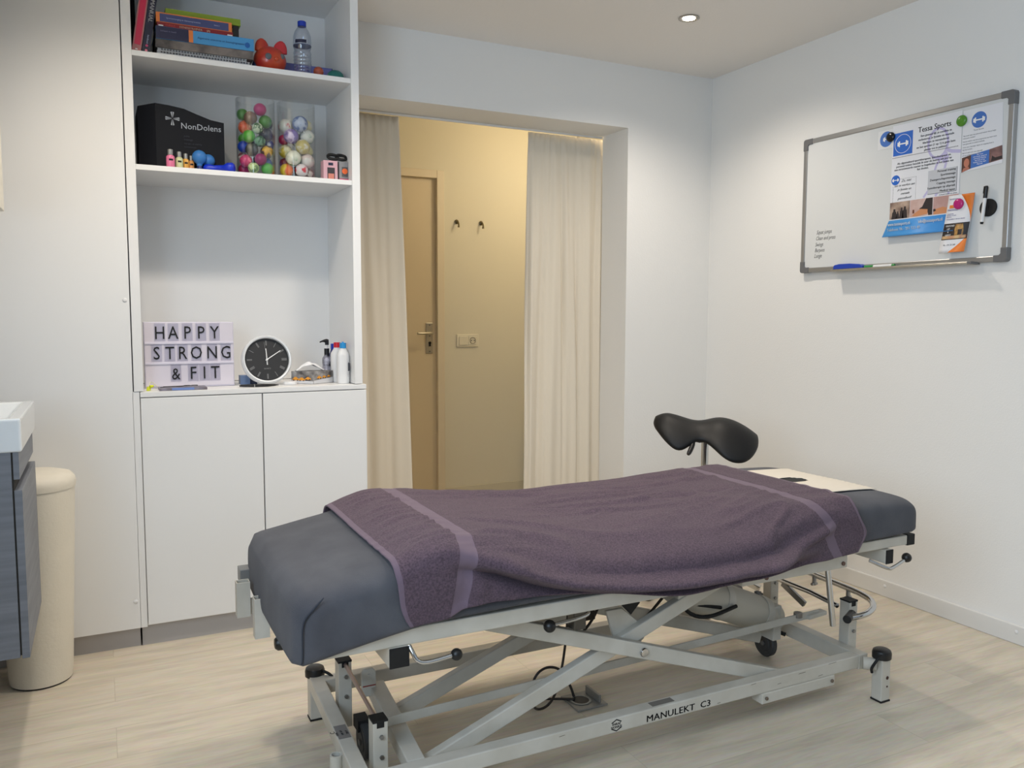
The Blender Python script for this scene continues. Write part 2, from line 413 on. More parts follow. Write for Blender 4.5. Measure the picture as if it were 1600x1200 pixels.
# open shelving
t = thing('shelf_cabinet', 'white built-in open shelf cabinet holding books, ball jars and a lightbox', 'shelf cabinet', (.5, FY+.2, .9))
SX0, SX1 = .094, .891
MB().box(SX0, .124, FY-.002, Y1-.005, .8975, HC).build('side_panel', LAM, t, bevel=.001)
MB().box(.861, SX1, FY-.002, Y1-.005, .897, HC).build('side_panel', LAM, t, bevel=.001)
MB().box(.124, .861, Y1-.014, Y1-.005, .897, HC).build('back_panel', LAM, t)
MB().box(.124, .861, FY+.001, Y1-.014, 2.014, 2.032).build('shelf', LAM, t, bevel=.001)
MB().box(.124, .861, FY+.001, Y1-.014, 1.643, 1.661).build('shelf', LAM, t, bevel=.001)
MB().box(.124, .861, FY+.001, Y1-.014, HC-.02, HC).build('top_panel', LAM, t)
# base cabinet
t = thing('base_cabinet', 'white two-door base cabinet below the open shelves', 'cabinet', (.5, FY+.2, 0))
MB().box(SX0, .905, FY+.02, Y1-.005, .07, .877).build('carcass', LAM, t)
MB().box(SX0+.0185, .905, FY-.003, Y1-.014, .877, .895).build('countertop', LAM, t, bevel=.0015)
MB().box(.1135, .5155, FY-.002, FY+.018, .078, .884-.01).build('door', LAM, t, bevel=.0015)
MB().box(.5195, .905, FY-.002, FY+.018, .078, .884-.01).build('door', LAM, t, bevel=.0015)
MB().box(.094, .905, FY+.022, FY+.04, 0, .071).build('plinth', PLINTH, t)


# ------------------------------------------------------------------ vanity, mirror cupboard, bin
VX, VY0, VY1 = -.187, 2.33, 2.78
WOODG = mat('grey_oak', rgb(128, 132, 140), .5, bump=.2, bscale=60, col2=rgb(104, 108, 116), vscale=2.0, stretch=(2.2, 2.2, 34), sharp=.3)
t = thing('vanity_cabinet', 'grey wood wall-hung vanity cabinet under the white basin', 'cabinet', (-.45, 2.55, .3))
MB().box(X0, VX-.021, VY0, VY1, .305, .823).build('body', WOODG, t)
MB().box(VX-.017, VX, VY0, VY1, .302, .728).build('door', WOODG, t, bevel=.0008)
MB().box(VX-.017, VX-.004, VY0, VY1, .755, .823).build('top_rail', WOODG, t, bevel=.0008)
MB().box(VX-.021, VX-.017, VY0+.003, VY1-.003, .31, .823).build('shadow_gap', DARKGAP, t)
CER = mat('white_ceramic', rgb(232, 236, 238), .12, coat=.5)
t = thing('washbasin', 'white ceramic washbasin on the grey vanity, cropped by the left edge', 'basin', (-.45, 2.55, .823))
b = MB()
ox0, ox1, oy0, oy1, zt, zb = X0, VX+.004, VY0-.006, VY1+.006, .906, .823
ri = .028
outer = [(ox0, oy0), (ox1, oy0), (ox1, oy1), (ox0, oy1)]
inner = [(ox0+.08, oy0+ri), (ox1-ri, oy0+ri), (ox1-ri, oy1-ri), (ox0+.08, oy1-ri)]
inb = [(ox0+.12, oy0+ri+.05), (ox1-ri-.05, oy0+ri+.05), (ox1-ri-.05, oy1-ri-.05), (ox0+.12, oy1-ri-.05)]
vs = [[b.bm.verts.new((x, y, z)) for x, y in L] for L, z in ((outer, zb), (outer, zt), (inner, zt), (inb, zt-.065))]
b._f(vs[0][::-1]); b._f(vs[3])
for A, B in zip(vs, vs[1:]):
    for i in range(4): b._f([A[i], A[(i+1) % 4], B[(i+1) % 4], B[i]])
b.build('bowl', CER, t, bevel=.006, seg=3)
MB().cyl((-.47, 2.555, .8412), (-.47, 2.555, .8445), .02).build('drain', CHROME, t, True)
t = thing('wall_cupboard', 'white wall cupboard above the basin, only its corner in view', 'cupboard', (-.5, 2.4, 1.45))
MB().box(X0, -.250, 1.9, 2.745, 1.455, HC-.02).build('carcass', mat('warm_white_lacquer', rgb(232, 226, 210), .4), t, bevel=.002)
MB().box(-.249, -.231, 1.9, 2.745, 1.448, HC-.022).build('door', mat('warm_white_lacquer', rgb(232, 226, 210), .4), t, bevel=.002)
BIN = mat('cream_bin', rgb(228, 221, 205), .55, bump=.4, bscale=90, var=.05)
t = thing('tall_bin', 'tall cream cylindrical bin with domed lid between the vanity and the cupboard', 'bin', (-.215, 2.945, 0))
cx, cy = -.207, 2.938
MB().lathe([(.088, .006), (.091, .03), (.104, .33), (.115, .58), (.1165, .622)], (cx, cy, 0), n=44).build('body', BIN, t, True)
MB().lathe([(.1185, .619), (.1205, .634), (.118, .648), (.107, .662), (.075, .671), (0, .675)], (cx, cy, 0), n=44).build('lid', BIN, t, True)
MB().lathe([(.084, 0), (.086, .007)], (cx, cy, 0), n=44).build('base_ring', BLACKP, t, True)

# ------------------------------------------------------------------ things on the shelves
def flat(name, poly, M, d, m, parent, bevel=0): return MB().prism(poly, M, d).build(name, m, parent, bevel=bevel)
def rect(x0, x1, y0, y1): return [(x0, y0), (x1, y0), (x1, y1), (x0, y1)]
def letters(name, lines, M, m, parent, shear=0, bold=0, align='LEFT', spacing=1):
    """lines: (text, x, y, size)"""
    b = MB()
    for tx, x, y, s in lines:
        me = text_mesh(tx, s, shear, 0, align, spacing)
        for k in ((-bold, bold) if bold else (0,)): b.mesh_in(me, M @ T(x+k, y, abs(k)*.1))
        bpy.data.meshes.remove(me)
    return b.build(name, m, parent, fix=False)
S1, S2, S3 = 2.0326, 1.6616, .8956
FR_XZ = lambda x, y, z: frame((x, y, z), (1, 0, 0), (0, 0, 1))     # faces the room (-y)

def lying_book(lab, x0, x1, z0, z1, y0, dep, cov, cat='book', spine=None, rot=0):
    t = thing('book', lab, cat, ((x0+x1)/2, y0+dep/2, z0), 'books lying in the stack on the top shelf')
    M = T((x0+x1)/2, y0, 0) @ Matrix.Rotation(rot, 4, 'Z') @ T(-(x0+x1)/2, -y0, 0)
    th = min(.0022, (z1-z0)*.16)
    MB().box(x0+.002, x1-.002, y0+.004, y0+dep-.003, z0+th, z1-th, M).build('pages', mat('page_edges', rgb(214, 208, 194), .9), t)
    b = MB(); b.box(x0, x1, y0, y0+dep, z0, z0+th, M); b.box(x0, x1, y0, y0+dep, z1-th, z1, M); b.box(x0, x1, y0, y0+.003, z0+th, z1-th, M)
    b.build('cover', cov, t)
    return t, M
MC = lambda n, c, r=.45: mat('book_'+n, rgb(*c), r)
# spiral notebooks
for i, (x0, x1, z0, z1) in enumerate([(.203, .503, 2.0326, 2.0422), (.204, .508, 2.0426, 2.052), (.206, .497, 2.0524, 2.061)]):
    t = thing('spiral_notebook', ['spiral notebook at the very bottom of the book stack', 'spiral notebook second from the bottom of the book stack', 'spiral notebook third from the bottom, under the patterned thick binder'][i], 'notebook', (.35, 3.2, z0), 'spiral notebooks at the bottom of the stack')
    MB().box(x0, x1, 3.110, 3.31, z0+.0005, z0+.0028).box(x0, x1, 3.110, 3.31, z1-.0028, z1-.0005).build('cover', mat('notebook_grey', rgb(214, 216, 218), .5), t)
    MB().box(x0+.003, x1-.003, 3.116, 3.305, z0+.0028, z1-.0028).build('pages', PAPER, t)
    b = MB()
    for k in range(30):
        xx = x0+.012+k*(x1-x0-.024)/29
        b.cyl((xx, 3.1075, (z0+z1)/2), (xx+.0035, 3.1075, (z0+z1)/2), .0027, n=8)
    b.build('spiral_binding', mat('wire_grey', rgb(96, 96, 100), .5, .2), t, True)
t, M = lying_book('thick dark patterned binder lying above the notebooks', .200, .520, 2.0615, 2.0895, 3.106, .22, mat('binder_pattern', rgb(128, 118, 112), .5, col2=rgb(38, 36, 38), vscale=14))
t, M = lying_book('thick light blue textbook with navy and orange spine end', .202, .522, 2.090, 2.1315, 3.104, .235, MC('lightblue', (72, 150, 205)))
flat('spine_block', rect(0, .104, .0005, .041), FR_XZ(.202, 3.1038, 2.090), .0006, MC('navy', (38, 38, 70)), t)
flat('spine_band', rect(.104, .118, .0005, .041), FR_XZ(.202, 3.1038, 2.090), .0007, MC('orange', (228, 128, 62)), t)
letters('title', [('Algemene anatomie en bewegingsapparaat', .132, .017, .0098)], FR_XZ(.202, 3.1036, 2.090), mat('navy_ink', rgb(28, 58, 110)), t)
letters('subtitle', [('Lichaam in beeld', .014, .024, .0075)], FR_XZ(.202, 3.103, 2.090), mat('mauve_ink', rgb(120, 118, 150)), t)
flat('publisher_mark', [(.298+.009*cos(a*PI/4), .018+.010*sin(a*PI/4)) for a in range(8)], FR_XZ(.202, 3.1035, 2.090), .0005, mat('blue_ink', rgb(32, 96, 170)), t)
t, M = lying_book('thin dark red fitness trainer book under the slate blue one', .207, .452, 2.132, 2.1455, 3.106, .20, MC('red', (132, 26, 34)))
letters('title', [('CURSUS', .026, .0028, .0085)], FR_XZ(.207, 3.1055, 2.132), mat('red_ink', rgb(206, 70, 62)), t)
letters('title', [('FITNESSTRAINER', .070, .0028, .0098), ('(A)', .158, .003, .009)], FR_XZ(.207, 3.1055, 2.132), mat('cream_ink', rgb(236, 206, 180)), t, bold=.0002)
flat('white_tab', rect(.004, .019, .0005, .004), FR_XZ(.207, 3.1056, 2.132), .0004, INKW, t)
flat('white_tab', rect(.226, .243, .0005, .004), FR_XZ(.207, 3.1056, 2.132), .0004, INKW, t)
t, M = lying_book('slate blue book with orange spine ends lying near the top of the stack', .204, .449, 2.146, 2.178, 3.108, .19, MC('orange', (228, 128, 62)))
flat('spine_block', rect(.012, .234, .002, .028), FR_XZ(.204, 3.1078, 2.146), .0006, MC('slateblue', (66, 74, 122)), t)
letters('title', [('Sportverzorging en blessurepreventie', .032, .013, .0072), ('Deel 1', .118, .013, .006), ('Editie', .170, .013, .006)][:1] + [('Editie 2', .186, .013, .0058)], FR_XZ(.204, 3.1068, 2.146), mat('pale_ink', rgb(178, 184, 212)), t)
t, M = lying_book('lime green hardcover on top of the stack, set back', .236, .482, 2.1787, 2.2010, 3.130, .20, MC('lime', (134, 158, 40)))
t2, M = lying_book('narrow black book end under the right end of the lime green book', .4560, .4760, 2.1322, 2.1780, 3.134, .19, MC('black', (26, 26, 28)))
# leaning books
def leaning_book(lab, x0, th, h, dep, y0, ang, cov, extra):
    t = thing('book', lab, 'book', (x0, y0, S1), 'books leaning against the cabinet side')
    M = T(x0, y0, S1+th*sin(ang)+.0004) @ Matrix.Rotation(ang, 4, 'Y')
    MB().box(.002, th-.002, .003, dep-.003, .002, h-.003, M).build('pages', mat('page_edges', rgb(214, 208, 194), .9), t)
    b = MB(); b.box(0, .002, 0, dep, 0, h, M); b.box(th-.002, th, 0, dep, 0, h, M); b.box(.002, th-.002, 0, .003, 0, h, M)
    b.build('cover', cov, t)
    extra(t, M)
def pinkx(t, M):
    F = M @ frame((0, -.0003, 0), (1, 0, 0), (0, 0, 1))
    flat('spine_panel', rect(.0045, .0235, .026, .272), F, .0005, MC('crimson', (204, 36, 76)), t)
    flat('publisher_mark', rect(.010, .017, .009, .012), F, .0006, INKW, t)
def navyx(t, M):
    F = M @ frame((0, -.0003, 0), (1, 0, 0), (0, 0, 1))
    G = F @ T(.0065, 0) @ Matrix.Rotation(-PI/2, 4, 'Z')
    letters('title', [('TRAINING MANUAL', -.272, 0, .0185)], G, INKW, t, bold=.0003)
    letters('subtitle', [('handboek', -.062, 0.004, .0075)], G, mat('pale_ink', rgb(178, 184, 212)), t)
    for z, c in ((.026, rgb(190, 60, 110)), (.010, rgb(230, 130, 150))):
        MB().cyl(F @ Vector((.0125, z, 0)), F @ Vector((.0125, z, .0006)), .0042, n=16).build('round_mark', mat('mark%d' % (z*1000), c), t)
leaning_book('crimson and pink-grey book leaning at the left of the top shelf', .1255, .028, .29, .20, 3.105, math.radians(9), MC('pinkgrey', (178, 112, 112)), pinkx)
leaning_book('navy book with MANUAL on the spine leaning beside the crimson one', .1562, .024, .30, .20, 3.105, math.radians(9), MC('darknavy', (26, 26, 52)), navyx)
t = thing('binder', 'black binder standing in the dark left corner of the top shelf', 'binder', (.14, 3.38, S1))
MB().box(.1275, .150, 3.325, 3.44, S1, S1+.30).build('cover', BLACKM, t, bevel=.002)

# cat money box
t = thing('money_box', 'round orange-red cat shaped money box with grey eyes', 'money box', (.59, 3.18, S1))
CAT = mat('cat_glaze', rgb(196, 72, 34), .3, col2=rgb(178, 40, 34), vscale=22, coat=.3)
c = Vector((.588, 3.165, S1+.050))
b = MB(); b.sphere(c, .058, 32, (1.0, .86, .86)); b.sphere(c+Vector((.0, .03, -.004)), .052, 24, (1, .9, .86))
b.build('body', CAT, t, True, angle=0)
def ear(cx, cz, tilt, m):
    b = MB(); rows = []
    for k in range(9):
        s = k/8; w = .025*math.sqrt(max(0, 1-(s*.98)**2.2))+.001; hh = cz+s*.044
        rows.append([Vector((cx+tilt*s*.02+w*cos(a*2*PI/16), c.y-.008+.010*sin(a*2*PI/16)*(1-s*.5), hh)) for a in range(16)])
    V = b.grid(rows, True); b._f(V[-1]); b._f(V[0][::-1])
    return b.build('ear', m, t, True, angle=0)
ear(.560, S1+.078, -.1, CAT); ear(.622, S1+.078, .25, mat('cat_red_glaze', rgb(196, 40, 52), .25, coat=.4))
for dx, dz, r in ((-.014, .002, .0115), (.036, .010, .0095)):
    n = Vector((dx/.058, 0, dz/.05)); yy = -.058*.86*math.sqrt(max(.05, 1-n.x**2-n.z**2))
    MB().sphere(c+Vector((dx, yy, dz)), r, 16, (1, .35, 1)).build('eye', mat('cat_eye', rgb(92, 98, 104), .4), t, True)
MB().sphere(c+Vector((.014, -.050, -.004)), .009, 16, (1.1, .6, .8)).build('snout', CAT, t, True)
MB().sphere(c+Vector((-.052, .012, -.020)), .020, 16, (.5, 1, 1)).build('foot', mat('cat_navy_glaze', rgb(34, 44, 84), .4), t, True)
# water bottle
t = thing('water_bottle', 'empty clear plastic water bottle with a blue cap', 'bottle', (.707, 3.17, S1))
PET = clear('pet_plastic', (.86, .90, .96), .22)
prof = [(.024, 0), (.030, .004), (.0325, .012)]
for k in range(6):
    z = .018+k*.0125; prof += [(.0325, z), (.0305, z+.005), (.0325, z+.010)]
prof += [(.0325, .095), (.029, .104), (.0325, .114), (.0328, .140), (.0318, .155), (.026, .172), (.0165, .186), (.0125, .191), (.0125, .200)]
MB().lathe(prof, (.707, 3.17, S1), n=32).build('bottle_body', PET, t, True)
MB().lathe([(.0155, .190), (.0155, .207), (.013, .209), (0, .209)], (.707, 3.17, S1), n=28).build('cap', mat('cobalt_cap', rgb(22, 58, 176), .35), t, True)
b = MB()
for a0, a1, z0, z1, in ((-150, -75, .124, .136),):
    rows = [[Vector((.707+.0334*cos(math.radians(a0+(a1-a0)*i/12)), 3.17+.0334*sin(math.radians(a0+(a1-a0)*i/12)), S1+z)) for i in range(13)] for z in (z0, z1)]
    b.grid(rows)
b.build('label', mat('navy_label', rgb(20, 26, 58), .4), t, True)
b = MB(); b.lathe([(.0331, .119), (.0331, .1215)], (.707, 3.17, S1), n=32); b.build('label_line', mat('grey_blue_line', rgb(84, 96, 130), .4), t, True)
# tray and small things
t = thing('purple_box_lid', 'shallow lilac blue box behind the water bottle', 'box', (.74, 3.28, S1))
MB().box(.650, .838, 3.24, 3.245, S1, S1+.074).box(.650, .838, 3.335, 3.34, S1, S1+.074).box(.650, .655, 3.24, 3.34, S1, S1+.074).box(.833, .838, 3.24, 3.34, S1, S1+.074).box(.650, .838, 3.24, 3.34, S1, S1+.003).build('tray', mat('lilac_plastic', rgb(106, 108, 170), .5), t, bevel=.001)
o = MB().sphere((.752, 3.112, S1+.0185), .0185, 24).build('massage_ball', mat('rust_rubber', rgb(178, 84, 60), .5, var=.5, vscale=30), None, True); tag(o, 'small rust orange ball right of the water bottle', 'ball')
rows = []
b = MB()
b.lathe([(.032, 0), (.0325, .008), (.029, .020), (.018, .030), (.0, .034)], (.816, 3.118, S1), n=24)
o = b.build('massage_dome', mat('teal_rubber', rgb(22, 104, 98), .45), None, True); tag(o, 'teal rubber dome at the right end of the top shelf', 'rubber dome')

# middle shelf -------------------------------------------------------
t = thing('storage_box', 'black cardboard storage box with a silver cross logo', 'box', (.29, 3.28, S2))
KB = mat('black_card', rgb(11, 13, 21), .6, spec=.25)
b = MB()
def box_pt(s): return Vector((.134+.292*s, 3.172+.0*s, 0))
prof = [(.142, .222), (.197, .232), (.24, .229), (.291, .222), (.33, .208), (.38, .192), (.424, .186)]
rows = []
b = MB()
poly = [(.142, 0)] + [(x, z) for x, z in prof] + [(.424, 0)]
fy = lambda x: 3.185 if x > .19 else 3.215
A = [b.bm.verts.new((x, fy(x), S2+z)) for x, z in prof]; A0 = [b.bm.verts.new((x, fy(x), S2)) for x, z in prof]
Bk = [b.bm.verts.new((x, 3.40, S2+z)) for x, z in prof]; B0 = [b.bm.verts.new((x, 3.40, S2)) for x, z in prof]
for i in range(len(prof)-1):
    for P, Q in ((A, A0), (B0, Bk), (Bk, A), (A0, B0)): b._f([P[i], P[i+1], Q[i+1], Q[i]])
for i in (0, len(prof)-1): b._f([A[i], A0[i], B0[i], Bk[i]])
b.build('carton', KB, t)
F = FR_XZ(.14, 3.1842, S2)
CM = mat('silver_print', rgb(172, 178, 186), .5)
b = MB()
cxp, czp = .112, .184
for a in range(4):
    R = F @ T(cxp, czp) @ Matrix.Rotation(a*PI/2, 4, 'Z')
    for sgn in (-1, 1):
        b.prism([(sgn*.0010, .002), (sgn*.0060, .022), (sgn*.0012, .0235)][::sgn], R, .0006)
b.build('cross_logo', CM, t)
letters('brand_lettering', [('NonDolens', .138, .153, .0290)], F, CM, t)
letters('small_print', [('pulse', .148, .125, .009), ('massage', .148, .113, .009), ('therapie en training', .148, .100, .0075), ('instrumenten', .148, .088, .0075)], F, mat('dim_print', rgb(46, 50, 62), .6), t)
MB().box(.148, .152, 3.2132, 3.2145, S2+.190, S2+.214).build('handle_slot', mat('silver_print', rgb(172, 178, 186)), t)
# oil bottles
def oil(x, y, h, r, liq, lab):
    t = thing('oil_bottle', lab, 'bottle', (x, y, S2), 'small massage oil bottles')
    MB().lathe([(r*.92, 0), (r, .002), (r, h*.60), (r*.85, h*.67), (r*.5, h*.72)], (x, y, S2), n=24).build('glass_body', liq, t, True)
    MB().lathe([(r*.52, h*.70), (r*.60, h*.74), (r*.62, h*.985), (r*.55, h), (0, h)], (x, y, S2), n=24).build('silver_cap', mat('satin_cap', rgb(176, 174, 168), .35, .6), t, True)
    b = MB(); a0, a1 = -115, -60
    b.grid([[Vector((x+(r+.0003)*cos(math.radians(a0+(a1-a0)*i/8)), y+(r+.0003)*sin(math.radians(a0+(a1-a0)*i/8)), S2+z)) for i in range(9)] for z in (h*.40, h*.50)])
    b.build('label', BLACKM, t, True)
LQ = lambda n, c: mat('oil_'+n, rgb(*c), .15, coat=.4)
oil(.237, 3.125, .066, .0142, LQ('pink', (226, 118, 156)), 'pink oil bottle, leftmost of the four small bottles')
oil(.2665, 3.14, .063, .0125, LQ('pale', (204, 208, 158)), 'pale green-yellow oil bottle beside the pink one')
oil(.289, 3.155, .061, .0112, LQ('amber', (222, 164, 72)), 'amber oil bottle, third from the left')
oil(.308, 3.165, .057, .0105, LQ('orange', (216, 150, 84)), 'orange oil bottle, nearest the blue cupping bulbs')
# cupping bulbs
def bulb(x, y, z, r, lab):
    t = thing('cupping_bulb', lab, 'suction bulb', (x, y, S2), 'blue cupping bulbs')
    M_ = mat('blue_rubber', rgb(52, 118, 186), .5)
    MB().lathe([(.0, z-S2+r)] [::-1] + [(r*sin(a*PI/18), z-S2+r*cos(a*PI/18)) for a in range(1, 16)] + [(.0095, z-S2-r*1.0), (.0095, z-S2-r-.006)], (x, y, S2), n=32).build('bulb', M_, t, True)
    MB().lathe([(.0085, z-S2-r-.004), (.0085, z-S2-r-.012), (.013, .010), (.014, 0)], (x, y, S2), n=24).build('cup', mat('dark_cup', rgb(30, 50, 110), .3), t, True)
bulb(.334, 3.15, S2+.052, .0245, 'blue rubber cupping bulb nearer the oil bottles')
bulb(.366, 3.172, S2+.046, .0225, 'blue rubber cupping bulb behind, toward the ball jars')
t = thing('dumbbell', 'small royal blue dumbbell lying before the cupping bulbs', 'dumbbell', (.40, 3.13, S2))
DB = mat('blue_vinyl', rgb(12, 48, 190), .4)
d0, d1 = Vector((.366, 3.150, S2+.0155)), Vector((.440, 3.115, S2+.0185))
b = MB(); dd = (d1-d0).normalized()
b.lathe([(.0, -.018), (.010, -.018), (.015, -.012), (.0155, 0), (.013, .010), (.0105, .018), (.0105, .052), (.014, .058), (.0180, .066), (.0180, .082), (.013, .089), (0, .089)], d0, dd, 28)
b.build('weights', DB, t, True)
# jars of balls
BR_ = random.Random(3)
def ballmat(n, c, c2=None, vs=30, r=.3):
    k = 'ball_'+n
    return mat(k, rgb(*c), r, col2=rgb(*c2) if c2 else None, vscale=vs*1.4, coat=.15, sharp=.03)
def jar(name, cx, cy, R, h, lab):
    t = thing('glass_jar', lab, 'jar', (cx, cy, S2), 'clear cylinders of small balls')
    b = MB(); b.lathe([(R, .0), (R, h), (R-.002, h), (R-.002, .008), (0, .008)], (cx, cy, S2), n=56)
    b.build('cylinder_wall', clear('jar_acrylic', (.97, .98, .98), .05), t, True)
    return t
JX1, JY1, JX2, JY2, JR = .5345, 3.185, .681, 3.180, .0690
def fill(cx, cy, items, x_of, z_of, r0, src):
    P = []
    for it in items:
        x, z, rr = x_of(it[0]), z_of(it[1]), r0*it[2]
        dx = max(-(JR-.004-rr), min(JR-.004-rr, x-cx)); back = it[5] if len(it) > 5 else 0
        yy = math.sqrt(max(0, (JR-.004-rr)**2-dx*dx))
        P.append([Vector((cx+dx, cy-yy*(1-2*back), z)), rr])
    zb = S2+.009
    for _ in range(260):
        for i in range(len(P)):
            for j in range(i+1, len(P)):
                d = P[j][0]-P[i][0]; L = d.length; m_ = P[i][1]+P[j][1]
                if L < m_:
                    if L < 1e-6: d = Vector((0, 1, 0)); L = 1
                    k = d/L*(m_-L)*.5; k.z *= .7; k.x *= .7; P[i][0] -= k; P[j][0] += k
        for p in P:
            q = p[0]; v = Vector((q.x-cx, q.y-cy)); lim = JR-.0035-p[1]
            if v.length > lim: v *= lim/v.length; q.x, q.y = cx+v.x, cy+v.y
            if q.z < zb+p[1]: q.z = zb+p[1]
    for p, it in zip(P, items):
        o = MB().sphere(p[0]-p[0], p[1], 24).build('bouncy_ball', it[3], None, True, angle=0); o.location = p[0]
        tag(o, it[4], 'ball', src)
        o.rotation_euler = (BR_.uniform(0, 6), BR_.uniform(0, 6), 0)
X1f = lambda c: .462+(c-105)/535*.140+.001
Z1f = lambda c: 1.667+(1110-c)/1046*.273-.004
jar('jar', JX1, JY1, JR, .278, 'clear cylinder of bright solid coloured balls, beside the black box')
jar('jar', JX2, JY2, JR, .278, 'clear cylinder of mostly white patterned balls, beside the small pink boxes')
B = ballmat
items = [(400, 255, .97, B('magenta', (176, 44, 112)), 'magenta ball topmost in the left jar'),
 (165, 320, .9, B('green', (66, 136, 48)), 'green ball at the top left of the left jar'),
 (310, 340, 1.02, B('brown', (112, 84, 70)), 'brown ball under the topmost magenta ball'),
 (490, 380, 1, B('green', (66, 136, 48)), 'green ball at the upper right of the left jar'),
 (205, 445, 1.05, B('coral', (232, 96, 66), (240, 130, 90), 60), 'coral orange ball at the left side of the left jar'),
 (380, 470, .85, B('moss', (200, 210, 180), (70, 110, 70), 30), 'white and green mottled ball in the middle of the left jar'),
 (590, 410, .85, B('black', (24, 24, 26)), 'black ball at the upper right side of the left jar'),
 (560, 530, .98, B('black', (24, 24, 26)), 'black ball below the upper black one in the left jar'),
 (165, 585, .85, B('grass', (70, 150, 40)), 'grass green ball at the left wall below the coral ball'),
 (290, 575, .97, B('lime', (82, 174, 52)), 'bright lime green ball at mid height in the left jar'),
 (455, 585, 1, B('midnight', (40, 44, 66)), 'dark midnight blue ball at mid height in the left jar'),
 (215, 700, .92, B('royal', (24, 72, 190)), 'royal blue ball at the left wall of the left jar'),
 (385, 690, .85, B('forest', (40, 90, 62), (120, 160, 130), 40), 'dark green marbled ball below the midnight blue one'),
 (560, 695, .85, B('bluewhite', (40, 66, 150), (220, 225, 235), 22), 'blue and white swirl ball at the right wall of the left jar'),
 (165, 805, .75, B('salmon', (226, 214, 206), (150, 90, 90), 40), 'pale mottled ball below the royal blue one'),
 (320, 800, 1, B('charcoal', (60, 62, 62)), 'charcoal grey ball in the lower middle of the left jar'),
 (505, 800, .98, B('tiger', (236, 180, 40), (90, 50, 40), 28), 'yellow and dark patterned ball in the left jar'),
 (610, 830, .75, B('navyb', (24, 36, 90)), 'navy ball at the right wall below the swirl ball'),
 (240, 915, .98, B('pinkb', (226, 72, 128)), 'hot pink ball at the lower left of the left jar'),
 (415, 920, .92, B('fuchsia', (150, 24, 96)), 'deep fuchsia ball in the lower middle of the left jar'),
 (565, 935, .92, B('azure', (32, 92, 176)), 'azure blue ball at the lower right of the left jar'),
 (200, 1050, .9, B('raspberry', (184, 40, 92)), 'raspberry ball at the bottom left of the left jar'),
 (330, 1025, .85, B('pistachio', (196, 216, 150), (110, 140, 90), 35), 'pistachio mottled ball at the bottom of the left jar'),
 (510, 1040, .95, B('leaf', (78, 176, 58)), 'leaf green ball at the bottom right of the left jar'),
 (610, 1075, .6, B('redb', (190, 40, 50)), 'small red ball at the bottom right wall of the left jar'),
 (330, 640, .9, B('darkr', (60, 60, 70)), 'dark ball behind the lime green one in the left jar', .9),
 (480, 900, .9, B('darkb', (30, 40, 70)), 'dark blue ball behind the fuchsia one in the left jar', .9),
 (300, 930, .85, B('plum', (80, 40, 70)), 'plum ball behind the hot pink one in the left jar', .9)]
fill(JX1, JY1, items, X1f, Z1f, .0232, 'balls in the left jar')
X2f = lambda c: .607+(c-655)/530*.142+.001
items = [(750, 385, .98, B('whitedot', (226, 224, 214), (200, 80, 100), 14), 'white ball with pink mark at the top left of the right jar'),
 (940, 365, 1.05, B('bluemarble', (92, 112, 160), (180, 190, 210), 26), 'blue marbled ball topmost in the right jar'),
 (1105, 400, .82, B('creamy', (214, 206, 160), (200, 196, 190), 20), 'cream and yellow ball at the top right of the right jar'),
 (835, 550, 1, B('violet', (120, 96, 160), (206, 190, 220), 20), 'violet and white marbled ball in the right jar'),
 (725, 590, .7, B('rose', (190, 46, 90)), 'rose ball at the left wall of the right jar'),
 (1055, 550, .98, B('whitegreen', (224, 224, 212), (60, 150, 130), 13), 'white ball with green marks at the right of the right jar'),
 (760, 715, .9, B('whiteyellow', (224, 218, 180), (200, 180, 60), 16), 'white and yellow ball at the left wall of the right jar'),
 (930, 700, .98, B('whitelines', (226, 220, 208), (196, 180, 110), 12), 'white ball with a thin black line at the centre of the right jar'),
 (1105, 765, .85, B('paleyellow', (206, 200, 140)), 'pale yellow ball at the right wall of the right jar'),
 (840, 870, 1.02, B('spots', (222, 222, 202), (90, 160, 90), 12), 'white ball with green and orange spots in the right jar'),
 (1075, 885, .98, B('blush', (222, 204, 198), (226, 220, 214), 16), 'blush white ball at the lower right of the right jar'),
 (815, 1030, .9, B('sunset', (234, 110, 50), (236, 200, 60), 10), 'orange and yellow ball at the bottom left of the right jar'),
 (950, 1010, .85, B('redspots', (232, 222, 222), (208, 40, 60), 20), 'white ball with red spots at the bottom centre of the right jar'),
 (1105, 1035, .8, B('porcelain', (216, 212, 206), (120, 90, 90), 24), 'white ball with dark flecks at the bottom right of the right jar'),
 (745, 905, .7, B('wine', (130, 40, 52)), 'wine red ball at the left wall of the right jar'),
 (980, 520, .9, B('sand', (196, 188, 160)), 'sand coloured ball behind the violet one in the right jar', .9),
 (900, 790, .9, B('olivew', (180, 172, 130)), 'olive white ball behind the spotted one in the right jar', .9),
 (1010, 970, .85, B('greyb', (120, 110, 104)), 'grey ball behind the bottom right ones in the right jar', .9)]
fill(JX2, JY2, items, X2f, Z1f, .0276, 'balls in the right jar')
